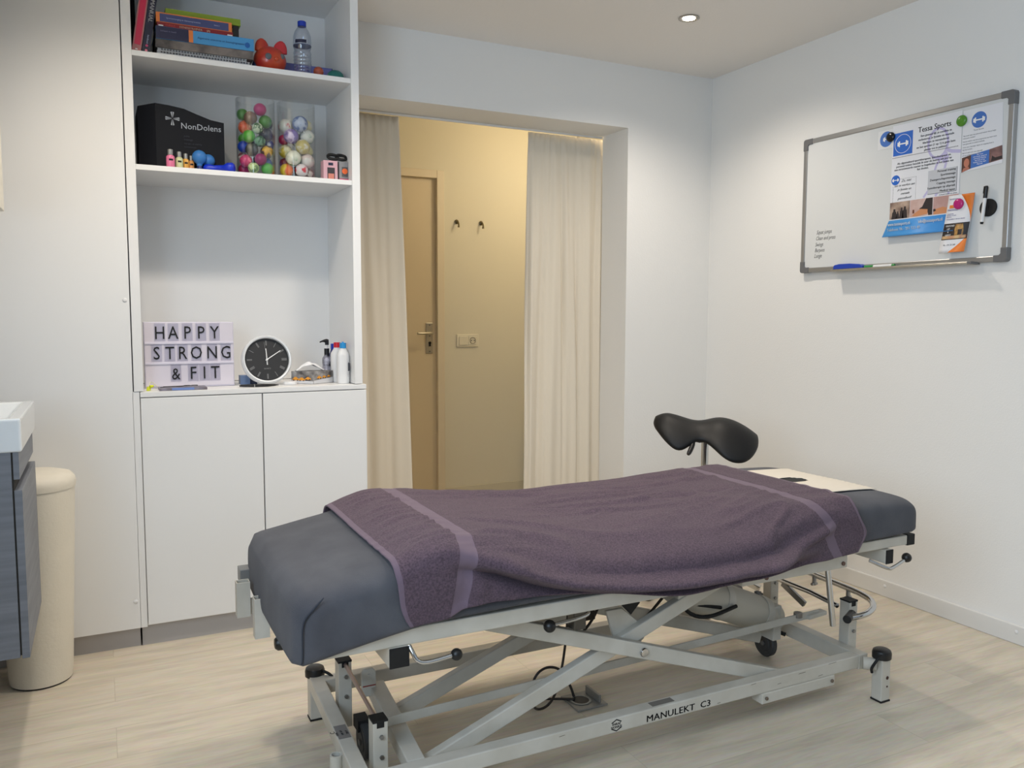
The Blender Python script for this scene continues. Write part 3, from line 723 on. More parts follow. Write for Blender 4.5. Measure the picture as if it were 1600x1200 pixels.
# small pink boxes and black rings
def pbox(x0, x1, y0, h, face, lab):
    t = thing('small_box', lab, 'box', ((x0+x1)/2, y0+.02, S2), 'small pink and grey cartons')
    MB().box(x0, x1, y0, y0+.045, S2, S2+h).build('carton', face, t, bevel=.0008)
    return t
PB = mat('pink_card', rgb(214, 168, 178), .5); GB = mat('grey_card', rgb(138, 138, 140), .4)
t = pbox(.7665, .8195, 3.118, .074, PB, 'pale pink carton with a small window, beside the right jar')
F = FR_XZ(.7665, 3.1175, S2)
flat('print_block', rect(.014, .042, .004, .048), F, .0005, mat('dark_window', rgb(54, 48, 54)), t)
flat('print_panel', rect(.017, .039, .006, .026), F, .0008, mat('salmon_panel', rgb(206, 128, 112)), t)
flat('print_mark', rect(.018, .036, .056, .066), F, .0006, mat('navy_label', rgb(20, 26, 58)), t)
t = pbox(.826, .8605, 3.118, .074, GB, 'grey carton with an orange disc and a pink base, at the cabinet side')
F = FR_XZ(.826, 3.1175, S2)
flat('pink_strip', rect(0, .0345, 0, .010), F, .0005, mat('magenta_print', rgb(206, 34, 100)), t)
flat('print_panel', rect(.009, .032, .018, .054), F, .0005, mat('dark_panel', rgb(84, 82, 84)), t)
MB().cyl(F @ Vector((.0205, .038, 0)), F @ Vector((.0205, .038, .001)), .0105, n=24).build('orange_disc', mat('orange_disc', rgb(236, 108, 50)), t)
def ringt(x, y, z, lab):
    b = MB(); P = []
    n, mn = 30, 8
    V = []
    for i in range(n):
        a = 2*PI*i/n; ce = Vector((x+.021*cos(a), y+.015*sin(a), z+.011*sin(a)))
        V.append([b.bm.verts.new(ce+Vector((cos(a)*.0032*cos(q*2*PI/mn), sin(a)*.0032*cos(q*2*PI/mn), .006*sin(q*2*PI/mn)))) for q in range(mn)])
    for i in range(n):
        for q in range(mn): b._f([V[i][q], V[(i+1) % n][q], V[(i+1) % n][(q+1) % mn], V[i][(q+1) % mn]])
    o = b.build('rubber_ring', BLACKM, None, True); tag(o, lab, 'ring', 'black rubber rings on the cartons')
ringt(.808, 3.142, S2+.0920, 'black rubber ring lying on the pale pink carton')
ringt(.839, 3.140, S2+.0920, 'black rubber ring lying on the grey carton')

# counter ------------------------------------------------------------
t = thing('lightbox', 'cinema lightbox reading HAPPY STRONG & FIT in black letters', 'lightbox', (.29, 3.3, S3))
LB = mat('lightbox_white', rgb(214, 210, 224), .5)
y0 = 3.205
MB().box(.136, .441, y0, y0+.045, S3, S3+.237).build('housing', LB, t, bevel=.002)
FM = mat('letter_film', rgb(206, 202, 216), .35)
for z0, z1 in ((S3+.165, S3+.2345), (S3+.0915, S3+.158), (S3+.006, S3+.0845)):
    MB().box(.139, .438, y0-.0025, y0, z0, z1).build('panel', mat('diffuser', rgb(218, 212, 222), .4), t)
for z in (S3+.161, S3+.088): MB().box(.137, .440, y0-.006, y0, z-.004, z+.004).build('letter_rail', LB, t, bevel=.0015)
F = FR_XZ(.136, y0-.0048, S3)
for txt, xs, zz in (('HAPPY', (.0525, .097, .1445, .1910, .2380), .1765), ('STRONG', (.040, .084, .1265, .1735, .228, .2760), .1035), ('&FIT', (.1025, .1610, .1995, .2370), .0300)):
    for ch, xx in zip(txt, xs):
        MB().box(.136+xx-.018, .136+xx+.018, y0-.0046, y0-.0035, S3+zz-.008, S3+zz+.056).build('letter_tile', clear('tile_film', (.95, .95, .97), .06), t)
        me = text_mesh(ch, .0655 if ch != '&' else .060, align='CENTER')
        letter = MB(); letter.mesh_in(me, F @ T(xx, zz) @ Matrix.Diagonal((.80, 1, 1, 1))); letter.build('letter', INK, t, fix=False)
# clock
cc = Vector((.5555, 3.185, S3+.0945)); tl = math.radians(12)
t = thing('wall_clock', 'round black-faced clock with a white rim leaning on the counter', 'clock', (cc.x, cc.y, S3))
CA = Vector((0, -cos(tl), sin(tl)))
RC = .0925
MB().lathe([(RC-.012, -.012), (RC-.003, -.012), (RC, -.006), (RC-.001, .014), (RC-.006, .020), (RC-.011, .018), (RC-.0125, .010), (RC-.0125, .004)], cc, CA, 64).build('rim', mat('clock_white', rgb(226, 228, 230), .3), t, True)
MB().cyl(cc-CA*.010, cc+CA*.006, RC-.0122, n=56).build('dial', mat('clock_black', rgb(36, 36, 38), .5), t)
FC = frame(cc+CA*.0064, (1, 0, 0), (0, sin(tl), cos(tl)))
GM = mat('dial_grey', rgb(140, 140, 140), .5)
b = MB()
for h in range(1, 13):
    a = PI/2-h*PI/6; R = FC @ Matrix.Rotation(a, 4, 'Z')
    n = {1: 1, 2: 2, 3: 3, 4: 3, 5: 1, 6: 2, 7: 2, 8: 3, 9: 2, 10: 1, 11: 2, 12: 2}[h]
    for k in range(n):
        o_ = (k-(n-1)/2)*.0032; b.prism(rect(.054, .073, o_-.0007, o_+.0007), R, .0003)
b.build('numerals', GM, t)
letters('dial_lettering', [('QUARTZ', 0, -.036, .0062)], FC, GM, t, align='CENTER')
b = MB()
b.prism([(-.0022, -.020), (.0022, -.020), (.0018, .042), (-.0018, .042)], FC @ Matrix.Rotation(math.radians(3), 4, 'Z'), .0010); b.build('hour_hand', INKW, t)
b = MB(); b.prism([(-.0018, -.006), (.0018, -.006), (.0013, .061), (-.0013, .061)], FC @ T(0, 0, .0014) @ Matrix.Rotation(math.radians(-57), 4, 'Z'), .0008); b.build('minute_hand', INKW, t)
b = MB(); b.prism([(-.0005, -.02), (.0005, -.02), (.0004, .066), (-.0004, .066)], FC @ T(0, 0, .0026) @ Matrix.Rotation(math.radians(6.5), 4, 'Z'), .0005); b.build('second_hand', GM, t)
MB().cyl(FC @ Vector((0, 0, 0)), FC @ Vector((0, 0, .0042)), .004, n=18).build('hand_pivot', INKW, t)
t = thing('blue_carton', 'small slate blue carton behind the lower left of the clock', 'box', (.49, 3.27, S3))
MB().box(.468, .503, 3.245, 3.29, S3, S3+.033).build('carton', mat('slate_card', rgb(110, 132, 168), .5), t)
MB().box(.5035, .53, 3.247, 3.288, S3, S3+.030).build('dark_end', mat('navy_card', rgb(34, 40, 62), .5), t)
# pen
t = thing('pen', 'black ballpoint pen lying in front of the clock', 'pen', (.513, 3.10, S3))
pa, pb_ = Vector((.444, 3.112, S3+.0052)), Vector((.584, 3.106, S3+.0052)); d = (pb_-pa).normalized()
MB().lathe([(.0, 0), (.0030, .001), (.0040, .012), (.0052, .05), (.0052, .10), (.0035, .125), (.0010, .139), (0, .140)], pa, d, 20).build('barrel', BLACKP, t, True)
MB().lathe([(.0054, .0515), (.0054, .0545)], pa, d, 20).build('ring', CHROME, t, True)
MB().bar(pa+d*.004+Vector((0, -.003, .004)), pa+d*.045+Vector((0, -.003, .004)), .0022, .0014).build('clip', BLACKP, t)
t = thing('round_lid', 'small white round tin between the clock and the tissue box', 'tin', (.637, 3.17, S3))
MB().lathe([(.0240, 0), (.0250, .002), (.0250, .010), (.023, .0125), (0, .0125)], (.637, 3.165, S3), n=40).build('tin', WHITEPL, t, True)
# tissue box
t = thing('tissue_box', 'tissue box printed with grey streets and yellow taxis', 'tissue box', (.73, 3.22, S3))
co = Vector((.722, 3.148, S3)); a1, a2 = math.radians(147), math.radians(27)
u1 = Vector((cos(a1), sin(a1), 0)); u2 = Vector((cos(a2), sin(a2), 0)); L1, L2, HB = .088, .096, .048
b = MB(); P0 = [co, co+u1*L1, co+u2*L2, co+u1*L1+u2*L2]
b.hexa(P0+[p+Vector((0, 0, HB)) for p in P0]); b.build('carton', mat('street_print', rgb(176, 172, 168), .5, col2=rgb(70, 66, 66), vscale=26), t)
YT = mat('taxi_yellow', rgb(226, 152, 44), .5); RDP = mat('road_print', rgb(206, 206, 208), .5); DKP = mat('tyre_print', rgb(40, 32, 30), .6)
F1 = frame(co+u1*L1, -u1, (0, 0, 1)); F2 = frame(co, u2, (0, 0, 1))
for F, L, seeds in ((F1, L1, ((.005, .014, 1.25), (.030, .013, 1.15), (.056, .016, 1.05))), (F2, L2, ((.018, .0195, 1), (.044, .0215, .85), (.068, .0235, .7)))):
    flat('road_print', [(.001, .001), (L-.001, .001), (L-.001, .022 if F is F2 else .010), (.001, .012 if F is F2 else .016)], F, .0004, RDP, t)
    for x, z, k in seeds:
        flat('taxi_print', [(x, z), (x+.020*k, z), (x+.021*k, z+.005*k), (x+.016*k, z+.006*k), (x+.013*k, z+.010*k), (x+.006*k, z+.010*k), (x+.003*k, z+.006*k), (x-.001, z+.005*k)], F, .0008, YT, t)
        flat('tyre_print', rect(x+.002*k, x+.006*k, z-.002, z+.002), F, .001, DKP, t); flat('tyre_print', rect(x+.014*k, x+.018*k, z-.002, z+.002), F, .001, DKP, t)
b = MB(); rows = []
tc_ = co+u1*L1*.5+u2*L2*.5+Vector((0, 0, HB))
for i in range(21):
    row = []
    for j in range(15):
        u, v = i/20*2-1, j/14*2-1
        q = tc_+Vector((-.010, 0, 0))+(u2*.2+Vector((1, 0, 0))*.8)*(u*.058)+Vector((0, 1, 0))*v*.020*(1-.3*u*u)
        z = .036*max(0, 1-abs(u)**1.7)*(1-.25*v*v)+.008*noise.noise(Vector((u*2.2, v*1.8, 2)))-.003
        q.z += max(.0008, z) + (.004 if abs(u) > .93 else 0)
        row.append(q)
    rows.append(row)
b.grid(rows); o = b.build('tissue', mat('tissue_white', rgb(232, 232, 234), .9), t, True, angle=0); m = o.modifiers.new('thickness', 'SOLIDIFY'); m.thickness = .0006
# bottles
def bottle(x, y, rx, ry, h, sh, body, capm, rcap, hcap, lab, grp=None):
    t = thing('lotion_bottle', lab, 'bottle', (x, y, S3), grp)
    b = MB(); rows = []
    prof = [(.90, 0), (.97, .004), (1, .012), (1, sh), (.96, sh+.008), (rcap/rx, h-.004), (rcap/rx*.95, h)]
    for f, z in prof:
        rr = []
        for k in range(32):
            a = 2*PI*k/32; cx_, sy_ = cos(a), sin(a); e = .75 if z <= sh+.001 else .9
            rr.append(Vector((x+rx*f*math.copysign(abs(cx_)**e, cx_), y+max(ry*f, rcap*.9)*math.copysign(abs(sy_)**e, sy_), S3+z)))
        rows.append(rr)
    V = b.grid(rows, True); b._f(V[0][::-1]); b._f(V[-1]); b.build('bottle_body', body, t, True)
    if capm: MB().lathe([(rcap, h-.001), (rcap, h+hcap), (rcap*.9, h+hcap+.001), (0, h+hcap+.001)], (x, y, S3), n=28).build('cap', capm, t, True)
    return t
t = bottle(.834, 3.135, .0232, .018, .137, .108, WHITEPL, mat('sky_cap', rgb(40, 144, 208), .35), .0125, .0185, 'white lotion bottle with a light blue cap, front right of the counter')
flat('dark_label', [(0, .048), (.008, .050), (.008, .078), (.002, .082), (0, .078)], FR_XZ(.848, 3.1165, S3), .0006, mat('label_grey', rgb(70, 72, 78)), t)
letters('label_print', [('lotion', .0, .040, .004), ('500 ml', .0, .034, .004), ('massage', .0, .028, .004)], FR_XZ(.8455, 3.1165, S3), mat('faint_print', rgb(150, 152, 156)), t)
MB().sphere((.834, 3.135, S3+.158), .004, 12, (1, .6, .8)).build('cap_nozzle', mat('sky_cap', rgb(40, 144, 208)), t, True)
t = bottle(.8315, 3.212, .026, .020, .137, .106, WHITEPL, mat('red_cap', rgb(206, 30, 48), .35), .0135, .018, 'white lotion bottle with a red cap behind the blue-capped one')
t = bottle(.800, 3.252, .018, .016, .108, .085, mat('black_patterned', rgb(28, 28, 40), .25, col2=rgb(190, 190, 205), vscale=42), None, .010, 0, 'dark patterned pump bottle left of the white bottles')
MB().cyl((.800, 3.252, S3+.106), (.800, 3.252, S3+.131), .010).build('collar', BLACKP, t, True)
MB().cyl((.800, 3.252, S3+.131), (.800, 3.252, S3+.146), .005).build('pump_stem', WHITEPL, t, True)
MB().tube([(.804, 3.252, S3+.160), (.796, 3.252, S3+.161), (.783, 3.242, S3+.161), (.769, 3.232, S3+.157)], [.008, .008, .0035, .0025], 12, 1).cyl((.801, 3.252, S3+.145), (.801, 3.252, S3+.166), .0075).build('pump_head', BLACKP, t, True)
t = bottle(.836, 3.268, .022, .018, .128, .100, mat('navy_bottle', rgb(40, 52, 120), .3), mat('cobalt_cap', rgb(22, 58, 176)), .016, .020, 'navy bottle with a cobalt blue cap at the back')
# leaflets, glasses, yellow clip
t = thing('leaflet', 'folded printed leaflets lying at the front left of the counter', 'leaflet', (.255, 3.09, S3))
b = MB(); b.box(.175, .331, 3.082, 3.165, S3, S3+.0075); b.build('folded_paper', mat('leaflet_print', rgb(150, 150, 166), .5, col2=rgb(96, 84, 88), vscale=22), t)
MB().box(.215, .288, 3.0815, 3.10, S3+.001, S3+.0080).build('blue_panel', mat('leaflet_blue', rgb(112, 138, 196), .5), t)
t = thing('glasses', 'folded black glasses lying on the leaflets', 'glasses', (.25, 3.12, S3+.0080))
zz = S3+.0105
b = MB()
for cx_ in (.268, .292): b.tube([(cx_+.0105*cos(a*PI/8), 3.118+.006*sin(a*PI/8), zz+.003) for a in range(17)], .0013, 6)
b.build('rims', BLACKP, t, True)
MB().tube([(.302, 3.118, zz+.002), (.30, 3.138, zz+.001), (.25, 3.142, zz), (.19, 3.132, zz)], .0014, 6, 2).tube([(.258, 3.118, zz+.002), (.25, 3.13, zz), (.21, 3.135, zz), (.18, 3.12, zz-.001)], .0014, 6, 2).build('temples', BLACKP, t, True)
t = thing('yellow_tag', 'small fluorescent yellow ear plugs on a cord at the left end of the counter', 'ear plugs', (.143, 3.12, S3))
YM = mat('neon_yellow', rgb(206, 214, 40), .5)
MB().cyl((.140, 3.115, S3+.0), (.141, 3.115, S3+.014), .0055, .004).build('plug', YM, t, True)
MB().cyl((.146, 3.128, S3+.012), (.158, 3.135, S3+.014), .006, .004).cyl((.146, 3.130, S3), (.146, 3.130, S3+.012), .004).build('plug', YM, t, True)
MB().tube([(.142, 3.118, S3+.012), (.150, 3.150, S3+.030), (.165, 3.16, S3+.018), (.180, 3.165, S3+.002)], .0012, 6, 2).build('cord', mat('pale_cord', rgb(226, 222, 190)), t, True)

# ------------------------------------------------------------------ whiteboard and what hangs on it
WB = frame((X1-.0205, 2.797, 1.354), (0, -1, 0), (0, 0, 1))   # u to the right, v up, w into the room; w=0 is the writing surface
t = thing('whiteboard', 'whiteboard in an aluminium frame with grey plastic corners on the right wall', 'whiteboard', (X1-.01, 2.32, 1.35))
bw, bh = .957, .590
def wbox(b, u0, u1, v0, v1, w0, w1): return b.box(u0, u1, v0, v1, w0, w1, WB)
wbox(MB(), .012, bw-.012, .012, bh-.012, -.0195, 0).build('writing_surface', mat('enamel', rgb(216, 218, 218), .16, coat=.3), t)
b = MB()
for a in ((.03, bw-.03, 0, .021), (.03, bw-.03, bh-.021, bh), (0, .021, .03, bh-.03), (bw-.021, bw, .03, bh-.03)): wbox(b, *a, -.0195, .004)
b.build('frame', ALU, t, bevel=.003)
for u, v in ((0, 0), (bw, 0), (0, bh), (bw, bh)):
    su, sv = (1 if u == 0 else -1), (1 if v == 0 else -1)
    P = [(0, .010), (.003, .003), (.010, 0), (.050, 0), (.050, .024), (.030, .024), (.024, .030), (.024, .050), (0, .050)]
    P = [(u+su*x-su*.001, v+sv*y-sv*.001) for x, y in P]
    MB().prism(P, WB @ T(0, 0, -.0200), .0262).build('corner', GREYP, t, bevel=.002)
b = MB(); wbox(b, .205, .845, -.004, .002, -.018, .040); wbox(b, .205, .845, .002, .0045, .037, .040)
b.build('pen_tray', mat('tray_aluminium', rgb(186, 182, 172), .3, .8), t, bevel=.0012)
wbox(MB(), .835, .850, -.006, .004, -.010, .041).build('tray_end', GREYP, t)
letters('handwriting', [('Squat jumps', .088, .166, .025), ('Clean and press', .084, .140, .024), ('Swings', .080, .113, .024), ('Burpees', .078, .088, .024), ('Lunge', .074, .063, .026)], WB @ T(0, 0, .0001) @ Matrix.Diagonal((.70, 1, 1, 1)) @ T(.034, 0), mat('marker_ink', rgb(52, 54, 58), .6), t, shear=.35)
# eraser and green marker in the tray
t = thing('board_eraser', 'blue felt board eraser lying in the pen tray', 'eraser', (0, 0, 0)); t.location = WB @ Vector((.29, .003, .02))
b = MB(); b.prism([(.214, .0022), (.366, .0022), (.366, .013), (.350, .021), (.300, .026), (.245, .0265), (.220, .023), (.214, .018)], WB @ T(0, 0, .006), .026)
b.build('body', mat('eraser_blue', rgb(22, 62, 172), .5), t, bevel=.002)
wbox(MB(), .2145, .3655, .0021, .0065, .0065, .0335).build('felt_edge', mat('eraser_dark', rgb(18, 40, 110), .9), t)
t = thing('board_marker', 'white whiteboard marker with a green cap lying in the pen tray', 'marker', (0, 0, 0)); t.location = WB @ Vector((.44, .01, .02))
GC = mat('marker_green', rgb(36, 136, 62), .4)
c_ = lambda u, v, w: WB @ Vector((u, v, w))
MB().cyl(c_(.368, .0085, .018), c_(.412, .0085, .018), .0062).build('cap', GC, t, True)
MB().cyl(c_(.412, .0085, .018), c_(.500, .0085, .018), .0060).build('barrel', WHITEPL, t, True)
MB().cyl(c_(.500, .0085, .018), c_(.512, .0085, .018), .0060, .0052).build('end_plug', GC, t, True)

# posters
def poster_sheet(poly, w, lab, name='poster', th=.0006, m=PAPER, cat='poster'):
    t = thing(name, lab, cat); t.location = WB @ Vector((poly[0][0], poly[0][1], w))
    MB().prism(poly, WB @ T(0, 0, w), th).build('sheet', m, t)
    return t
def art(t, name, poly, w, m): return MB().prism(poly, WB @ T(0, 0, w), .0002).build(name, m, t)
BLUE1 = mat('logo_blue', rgb(20, 98, 196), .5); BLUE2 = mat('leaflet_logo_blue', rgb(62, 112, 190), .5); SKY = mat('band_blue', rgb(62, 146, 216), .5)
def circ(u, v, r, n=40, ry=None): return [(u+r*cos(2*PI*i/n), v+(ry or r)*sin(2*PI*i/n)) for i in range(n)]
def annulus(b, u, v, r, d, w, n=48):
    M = WB @ T(0, 0, w)
    for i in range(n):
        a, c2 = 2*PI*i/n, 2*PI*(i+1)/n
        b.prism([(u+r*cos(a), v+r*sin(a)), (u+r*cos(c2), v+r*sin(c2)), (u+(r-d)*cos(c2), v+(r-d)*sin(c2)), (u+(r-d)*cos(a), v+(r-d)*sin(a))], M, .0002)
def dumbbell_art(t, u, v, s, w, cut=None):
    b = MB(); M = WB @ T(u, v, w)
    def r(a0, a1, b0, b1):
        a0, a1 = a0*s, a1*s
        if cut is not None and u+a0 > cut: return
        b.prism(rect(a0, a1, b0*s, b1*s), M, .0002)
    r(-.36, .36, -.07, .07)
    for sg in (-1, 1):
        x0, x1 = sorted((sg*.36, sg*.52)); r(x0, x1, -.30, .30)
        x0, x1 = sorted((sg*.52, sg*.68)); r(x0, x1, -.20, .20)
    b.build('dumbbell_mark', INKW, t)
# left leaflet under the black magnet
t = poster_sheet([(.395, .478), (.470, .478), (.470, .552), (.395, .552)], .0004, 'small white leaflet with a blue dumbbell disc, half hidden under the black magnet', 'leaflet', cat='leaflet', m=mat('board_paper', rgb(220, 221, 222), .6))
art(t, 'logo_disc', [p for p in circ(.435, .516, .0305)] , .0011, BLUE2); dumbbell_art(t, .440, .516, .030, .0014)
# main poster
t = poster_sheet([(.4655, .186), (.4655, .560), (.7625, .560), (.7625, .186)], .0012, 'large white poster with a blue dumbbell logo, photos and a blue contact band', 'poster')
W1 = .0020
art(t, 'logo_square', [(.4705, .4405), (.5575, .4405), (.5575, .529), (.4705, .529)], W1, BLUE1)
b = MB(); annulus(b, .5135, .4845, .0365, .0016, .0023); b.build('logo_ring', INKW, t); dumbbell_art(t, .5135, .4845, .036, .0023)
letters('headline', [('Tessa Sports', .5800, .5135, .0290)], WB @ T(0, 0, .0021) @ Matrix.Translation((.58, 0, 0)) @ Matrix.Diagonal((.93, 1, 1, 1)) @ Matrix.Translation((-.58, 0, 0)), INK, t, bold=.0004)
letters('body_text', [('Een gezond lijf, je conditie te', .6575, .495, .0112), ('verbeteren, je fysieke en mentale', .6575, .481, .0112), ('klachten te verminderen', .6575, .467, .0112), ('en het sporten (1 op 1) is geen luxe', .6575, .453, .0112), ('plezier tot in pakken!', .6575, .4395, .0112)], WB @ T(0, 0, .0023), INK, t, align='CENTER', bold=.0001)
b = MB()
for i in range(46): b.prism(circ(.4700+i*.0062, .4335, .0017, 8), WB @ T(0, 0, W1), .0002)
b.build('dotted_line', INK, t)
letters('body_text', [('Als afgestudeerd sporttherapeut, fysiotherapeut en', .6075, .405, .0112), ('personal trainer beschik ik over de kennis om jou op', .6075, .3935, .0112), ('een verantwoorde manier te begeleiden in het halen van', .6075, .382, .0112), ('fun doelen.', .6075, .3705, .0112)], WB @ T(0, 0, .0023), INK, t, align='CENTER', bold=.0001)
b = MB()
for i in range(18): b.prism(circ(.5040+i*.0044, .3475, .0009, 6), WB @ T(0, 0, W1), .0002)
for i in range(20):
    b.prism(circ(.5800, .3475-i*.0044, .0009, 6), WB @ T(0, 0, W1), .0002); b.prism(circ(.4770, .3200-i*.0032, .0009, 6), WB @ T(0, 0, W1), .0002)
b.build('dotted_frame', INK, t)
art(t, 'logo_disc', circ(.487, .3455, .0195), W1, BLUE1); dumbbell_art(t, .487, .3455, .022, .0023)
letters('slogan', [('Zo, niet', .535, .335, .0135), ('om te werken aan', .528, .3185, .0125), ('je fysieke en', .528, .302, .0125), ('mentale', .532, .286, .0125), ('gezondheid!', .530, .268, .0125)], WB @ T(0, 0, .0021), INK, t, shear=.45, align='CENTER')
art(t, 'grey_panel', [(.632, .272), (.752, .272), (.752, .360), (.632, .360)], W1, mat('panel_grey', rgb(196, 198, 204), .6))
b = MB(); 
for q in (rect(.632, .752, .2705, .2722), rect(.7508, .7525, .272, .360)): b.prism(q, WB @ T(0, 0, .0022), .0002)
b.build('panel_border', mat('panel_line', rgb(90, 92, 98)), t)
letters('service_list', [(s, .7465, .349-i*.0148, .0112) for i, s in enumerate(('Personal training', 'Sportmassage', 'Zwangerschapsmassage', 'Cupping massage', 'Fysiotherapie op afspraak', 'Medical tapen'))], WB @ T(0, 0, .0023), INK, t, align='RIGHT', bold=.0002)
letters('service_note', [('inclusief intake en advies', .7560, .2615, .0075)], WB @ T(0, 0, .0022), mat('panel_line', rgb(90, 92, 98)), t, align='RIGHT')
# translucent runner drawing
RUN = mat('lilac_print', rgb(192, 186, 222), .6)
b = MB()
ZS = [.0019]
def stroke(P, wd):
    ZS[0] += .000004; wd *= 1.25
    for (x0, y0), (x1, y1) in zip(P, P[1:]):
        L = math.hypot(x1-x0, y1-y0); nx, ny = -(y1-y0)/L*wd/2, (x1-x0)/L*wd/2
        b.prism([(x0+nx, y0+ny), (x1+nx, y1+ny), (x1-nx, y1-ny), (x0-nx, y0-ny)], WB @ T(0, 0, ZS[0]), .00012)
stroke([(.668+.041*cos(a*PI/14), .459+.055*sin(a*PI/14)) for a in range(29)], .0075)
stroke([(.705, .430), (.722, .420), (.762, .413)], .010)
stroke([(.700, .420), (.706, .395), (.690, .385)], .012); stroke([(.662, .405), (.690, .397), (.715, .402)], .009)
stroke([(.680, .398), (.664, .375), (.655, .345), (.650, .315), (.638, .290), (.615, .262)], .007)
stroke([(.708, .395), (.700, .360), (.706, .320), (.688, .290), (.665, .262)], .0075)
stroke([(.735, .345), (.728, .310), (.715, .285), (.722, .262)], .007)
b.build('runner_drawing', RUN, t)
# photo row
def photo(t, q, w, cols, seed):
    m = mat('photo_%d' % seed, rgb(*cols[0]), .5, col2=rgb(*cols[1]), vscale=30)
    art(t, 'photo', q, w, m)
art(t, 'photo', rect(.4590+.0065, .5570, .192, .2585), W1, mat('photo_gym', rgb(188, 164, 146), .5, col2=rgb(120, 98, 88), vscale=22))
for i, (u, w_, h) in enumerate(((.487, .013, .040), (.503, .008, .030), (.520, .010, .043), (.535, .012, .046))):
    art(t, 'photo_figure', [(u-w_, .1925), (u+w_, .1925), (u+w_*.7, .192+h*.7), (u+w_*.4, .192+h*.75), (u+w_*.35, .192+h), (u-w_*.35, .192+h), (u-w_*.4, .192+h*.75), (u-w_*.7, .192+h*.65)], .0023, mat('figure_dark', rgb(44, 36, 38)))
art(t, 'photo', rect(.5585, .6570, .192, .2585), W1, mat('photo_massage', rgb(190, 150, 140), .5, col2=rgb(214, 190, 182), vscale=16))
art(t, 'photo_figure', [(.600, .222), (.612, .228), (.628, .258), (.656, .258), (.656, .193), (.640, .193), (.634, .212), (.606, .214)], .0023, mat('figure_dark', rgb(44, 36, 38)))
art(t, 'photo_figure', [(.568, .196), (.590, .194), (.636, .198), (.636, .216), (.606, .220), (.580, .206)], .0025, mat('figure_skin', rgb(206, 140, 96)))
art(t, 'photo_figure', rect(.570, .578, .206, .220), .0025, mat('figure_brown', rgb(110, 60, 44)))
art(t, 'photo', rect(.6590, .7620, .192, .2585), W1, mat('photo_hands', rgb(206, 176, 172), .5, col2=rgb(184, 146, 140), vscale=16))
art(t, 'photo_figure', [(.661, .193), (.720, .193), (.745, .205), (.700, .218), (.668, .212)], .0023, mat('figure_skin', rgb(206, 140, 96)))
art(t, 'photo_figure', [(.660, .212), (.668, .214), (.672, .206), (.661, .203)], .0025, mat('figure_dark', rgb(44, 36, 38)))
# blue contact band, curling off the board at its foot
b = MB(); rows = []
for i in range(9):
    s = i/8; v = .1880-s*.0655; w = .0024+.016*s**1.6
    rows.append([WB @ Vector((.4655-.0195*s**.7*.9, v, w+.002)), WB @ Vector((.762-.02*s*.2, v, w+.0008))])
b.grid(rows); o = b.build('contact_band', SKY, t, True, angle=0); m = o.modifiers.new('thickness', 'SOLIDIFY'); m.thickness = .0005; m.offset = -1
slope = math.atan2(.0125, .046)
BF = WB @ T(0, .162, .0125) @ Matrix.Rotation(math.radians(-12), 4, 'X')
for tx_, u_ in (('www.tessasports.nl', .466), ('info@tessasports.nl', .604)):
    letters('contact_text', [(tx_, u_, .0035, .0185)], WB @ T(0, .162, .0098) @ Matrix.Rotation(math.radians(13.5), 4, 'X') @ Matrix.Translation((u_, 0, 0)) @ Matrix.Diagonal((.70, 1, 1, 1)) @ Matrix.Translation((-u_, 0, 0)), INKW, t, bold=.0003)
letters('contact_text', [('Telefoon: 06 - 291 533 49', .466, .0, .0165)], WB @ T(0, .1445, .0142) @ Matrix.Rotation(math.radians(17), 4, 'X') @ Matrix.Translation((.466, 0, 0)) @ Matrix.Diagonal((.86, 1, 1, 1)) @ Matrix.Translation((-.466, 0, 0)), INKW, t, bold=.0001)
# right leaflet
t = poster_sheet([(.7655, .334), (.7655, .556), (.920, .556), (.920, .352), (.924, .345)][:1]+[(.7655, .556), (.914, .556), (.922, .345)], .0006, 'white leaflet with a blue dumbbell disc above a strip of photos, right of the poster', 'leaflet', cat='leaflet')
art(t, 'logo_disc', circ(.828, .5130, .0285), .0014, BLUE2); dumbbell_art(t, .828, .5130, .033, .0017)
LG = mat('grey_text', rgb(128, 130, 136), .7)
letters('body_text', [('Tessa Sports', .828, .4765, .0075)], WB @ T(0, 0, .0015), LG, t, align='CENTER')
LNS = ['Op zoek naar een personal trainer die je helpt', 'met jouw doelen?', 'Samen maken wij een programma op maat voor', 'een gezonde en actieve leefstijl.', 'Ook voor massage, tapen en cupping kunt u', 'bij mij terecht.', 'Bel of mail voor een afspraak', 'of een gratis kennismaking.']
letters('body_text', [(s, .769, .462-i*.0088-(i//2)*.003, .0066) for i, s in enumerate(LNS)], WB @ T(0, 0, .0015), LG, t)
art(t, 'photo', [(.768, .333), (.8035, .343), (.8035, .392), (.768, .386)], .0014, mat('photo_portrait', rgb(84, 52, 42), .5))
art(t, 'portrait_face', circ(.787, .366, .0105, 24, .0160), .0017, mat('portrait_skin', rgb(190, 120, 96), .5))
art(t, 'portrait_shoulder', [(.770, .334), (.800, .342), (.795, .352), (.776, .348)], .0017, mat('portrait_shirt', rgb(176, 112, 92), .5))
art(t, 'blue_panel', [(.8035, .343), (.8725, .352), (.8725, .400), (.8035, .392)], .0014, BLUE2)
letters('panel_text', [(s, .838, .3875-i*.0068, .0068) for i, s in enumerate(('Bel voor', 'een intake gesprek', 'personal training', 'aan huis of op', 'locatie in de regio', 'afspraak'))], WB @ T(0, 0, .0017), INKW, t, align='CENTER')
art(t, 'photo', [(.8725, .352), (.9225, .358), (.9190, .407), (.8725, .400)], .0014, mat('photo_table', rgb(150, 112, 108), .5, col2=rgb(60, 42, 42), vscale=20))
art(t, 'photo_figure', [(.880, .356), (.921, .360), (.921, .371), (.895, .368), (.884, .376)], .0017, mat('figure_dark', rgb(44, 36, 38)))
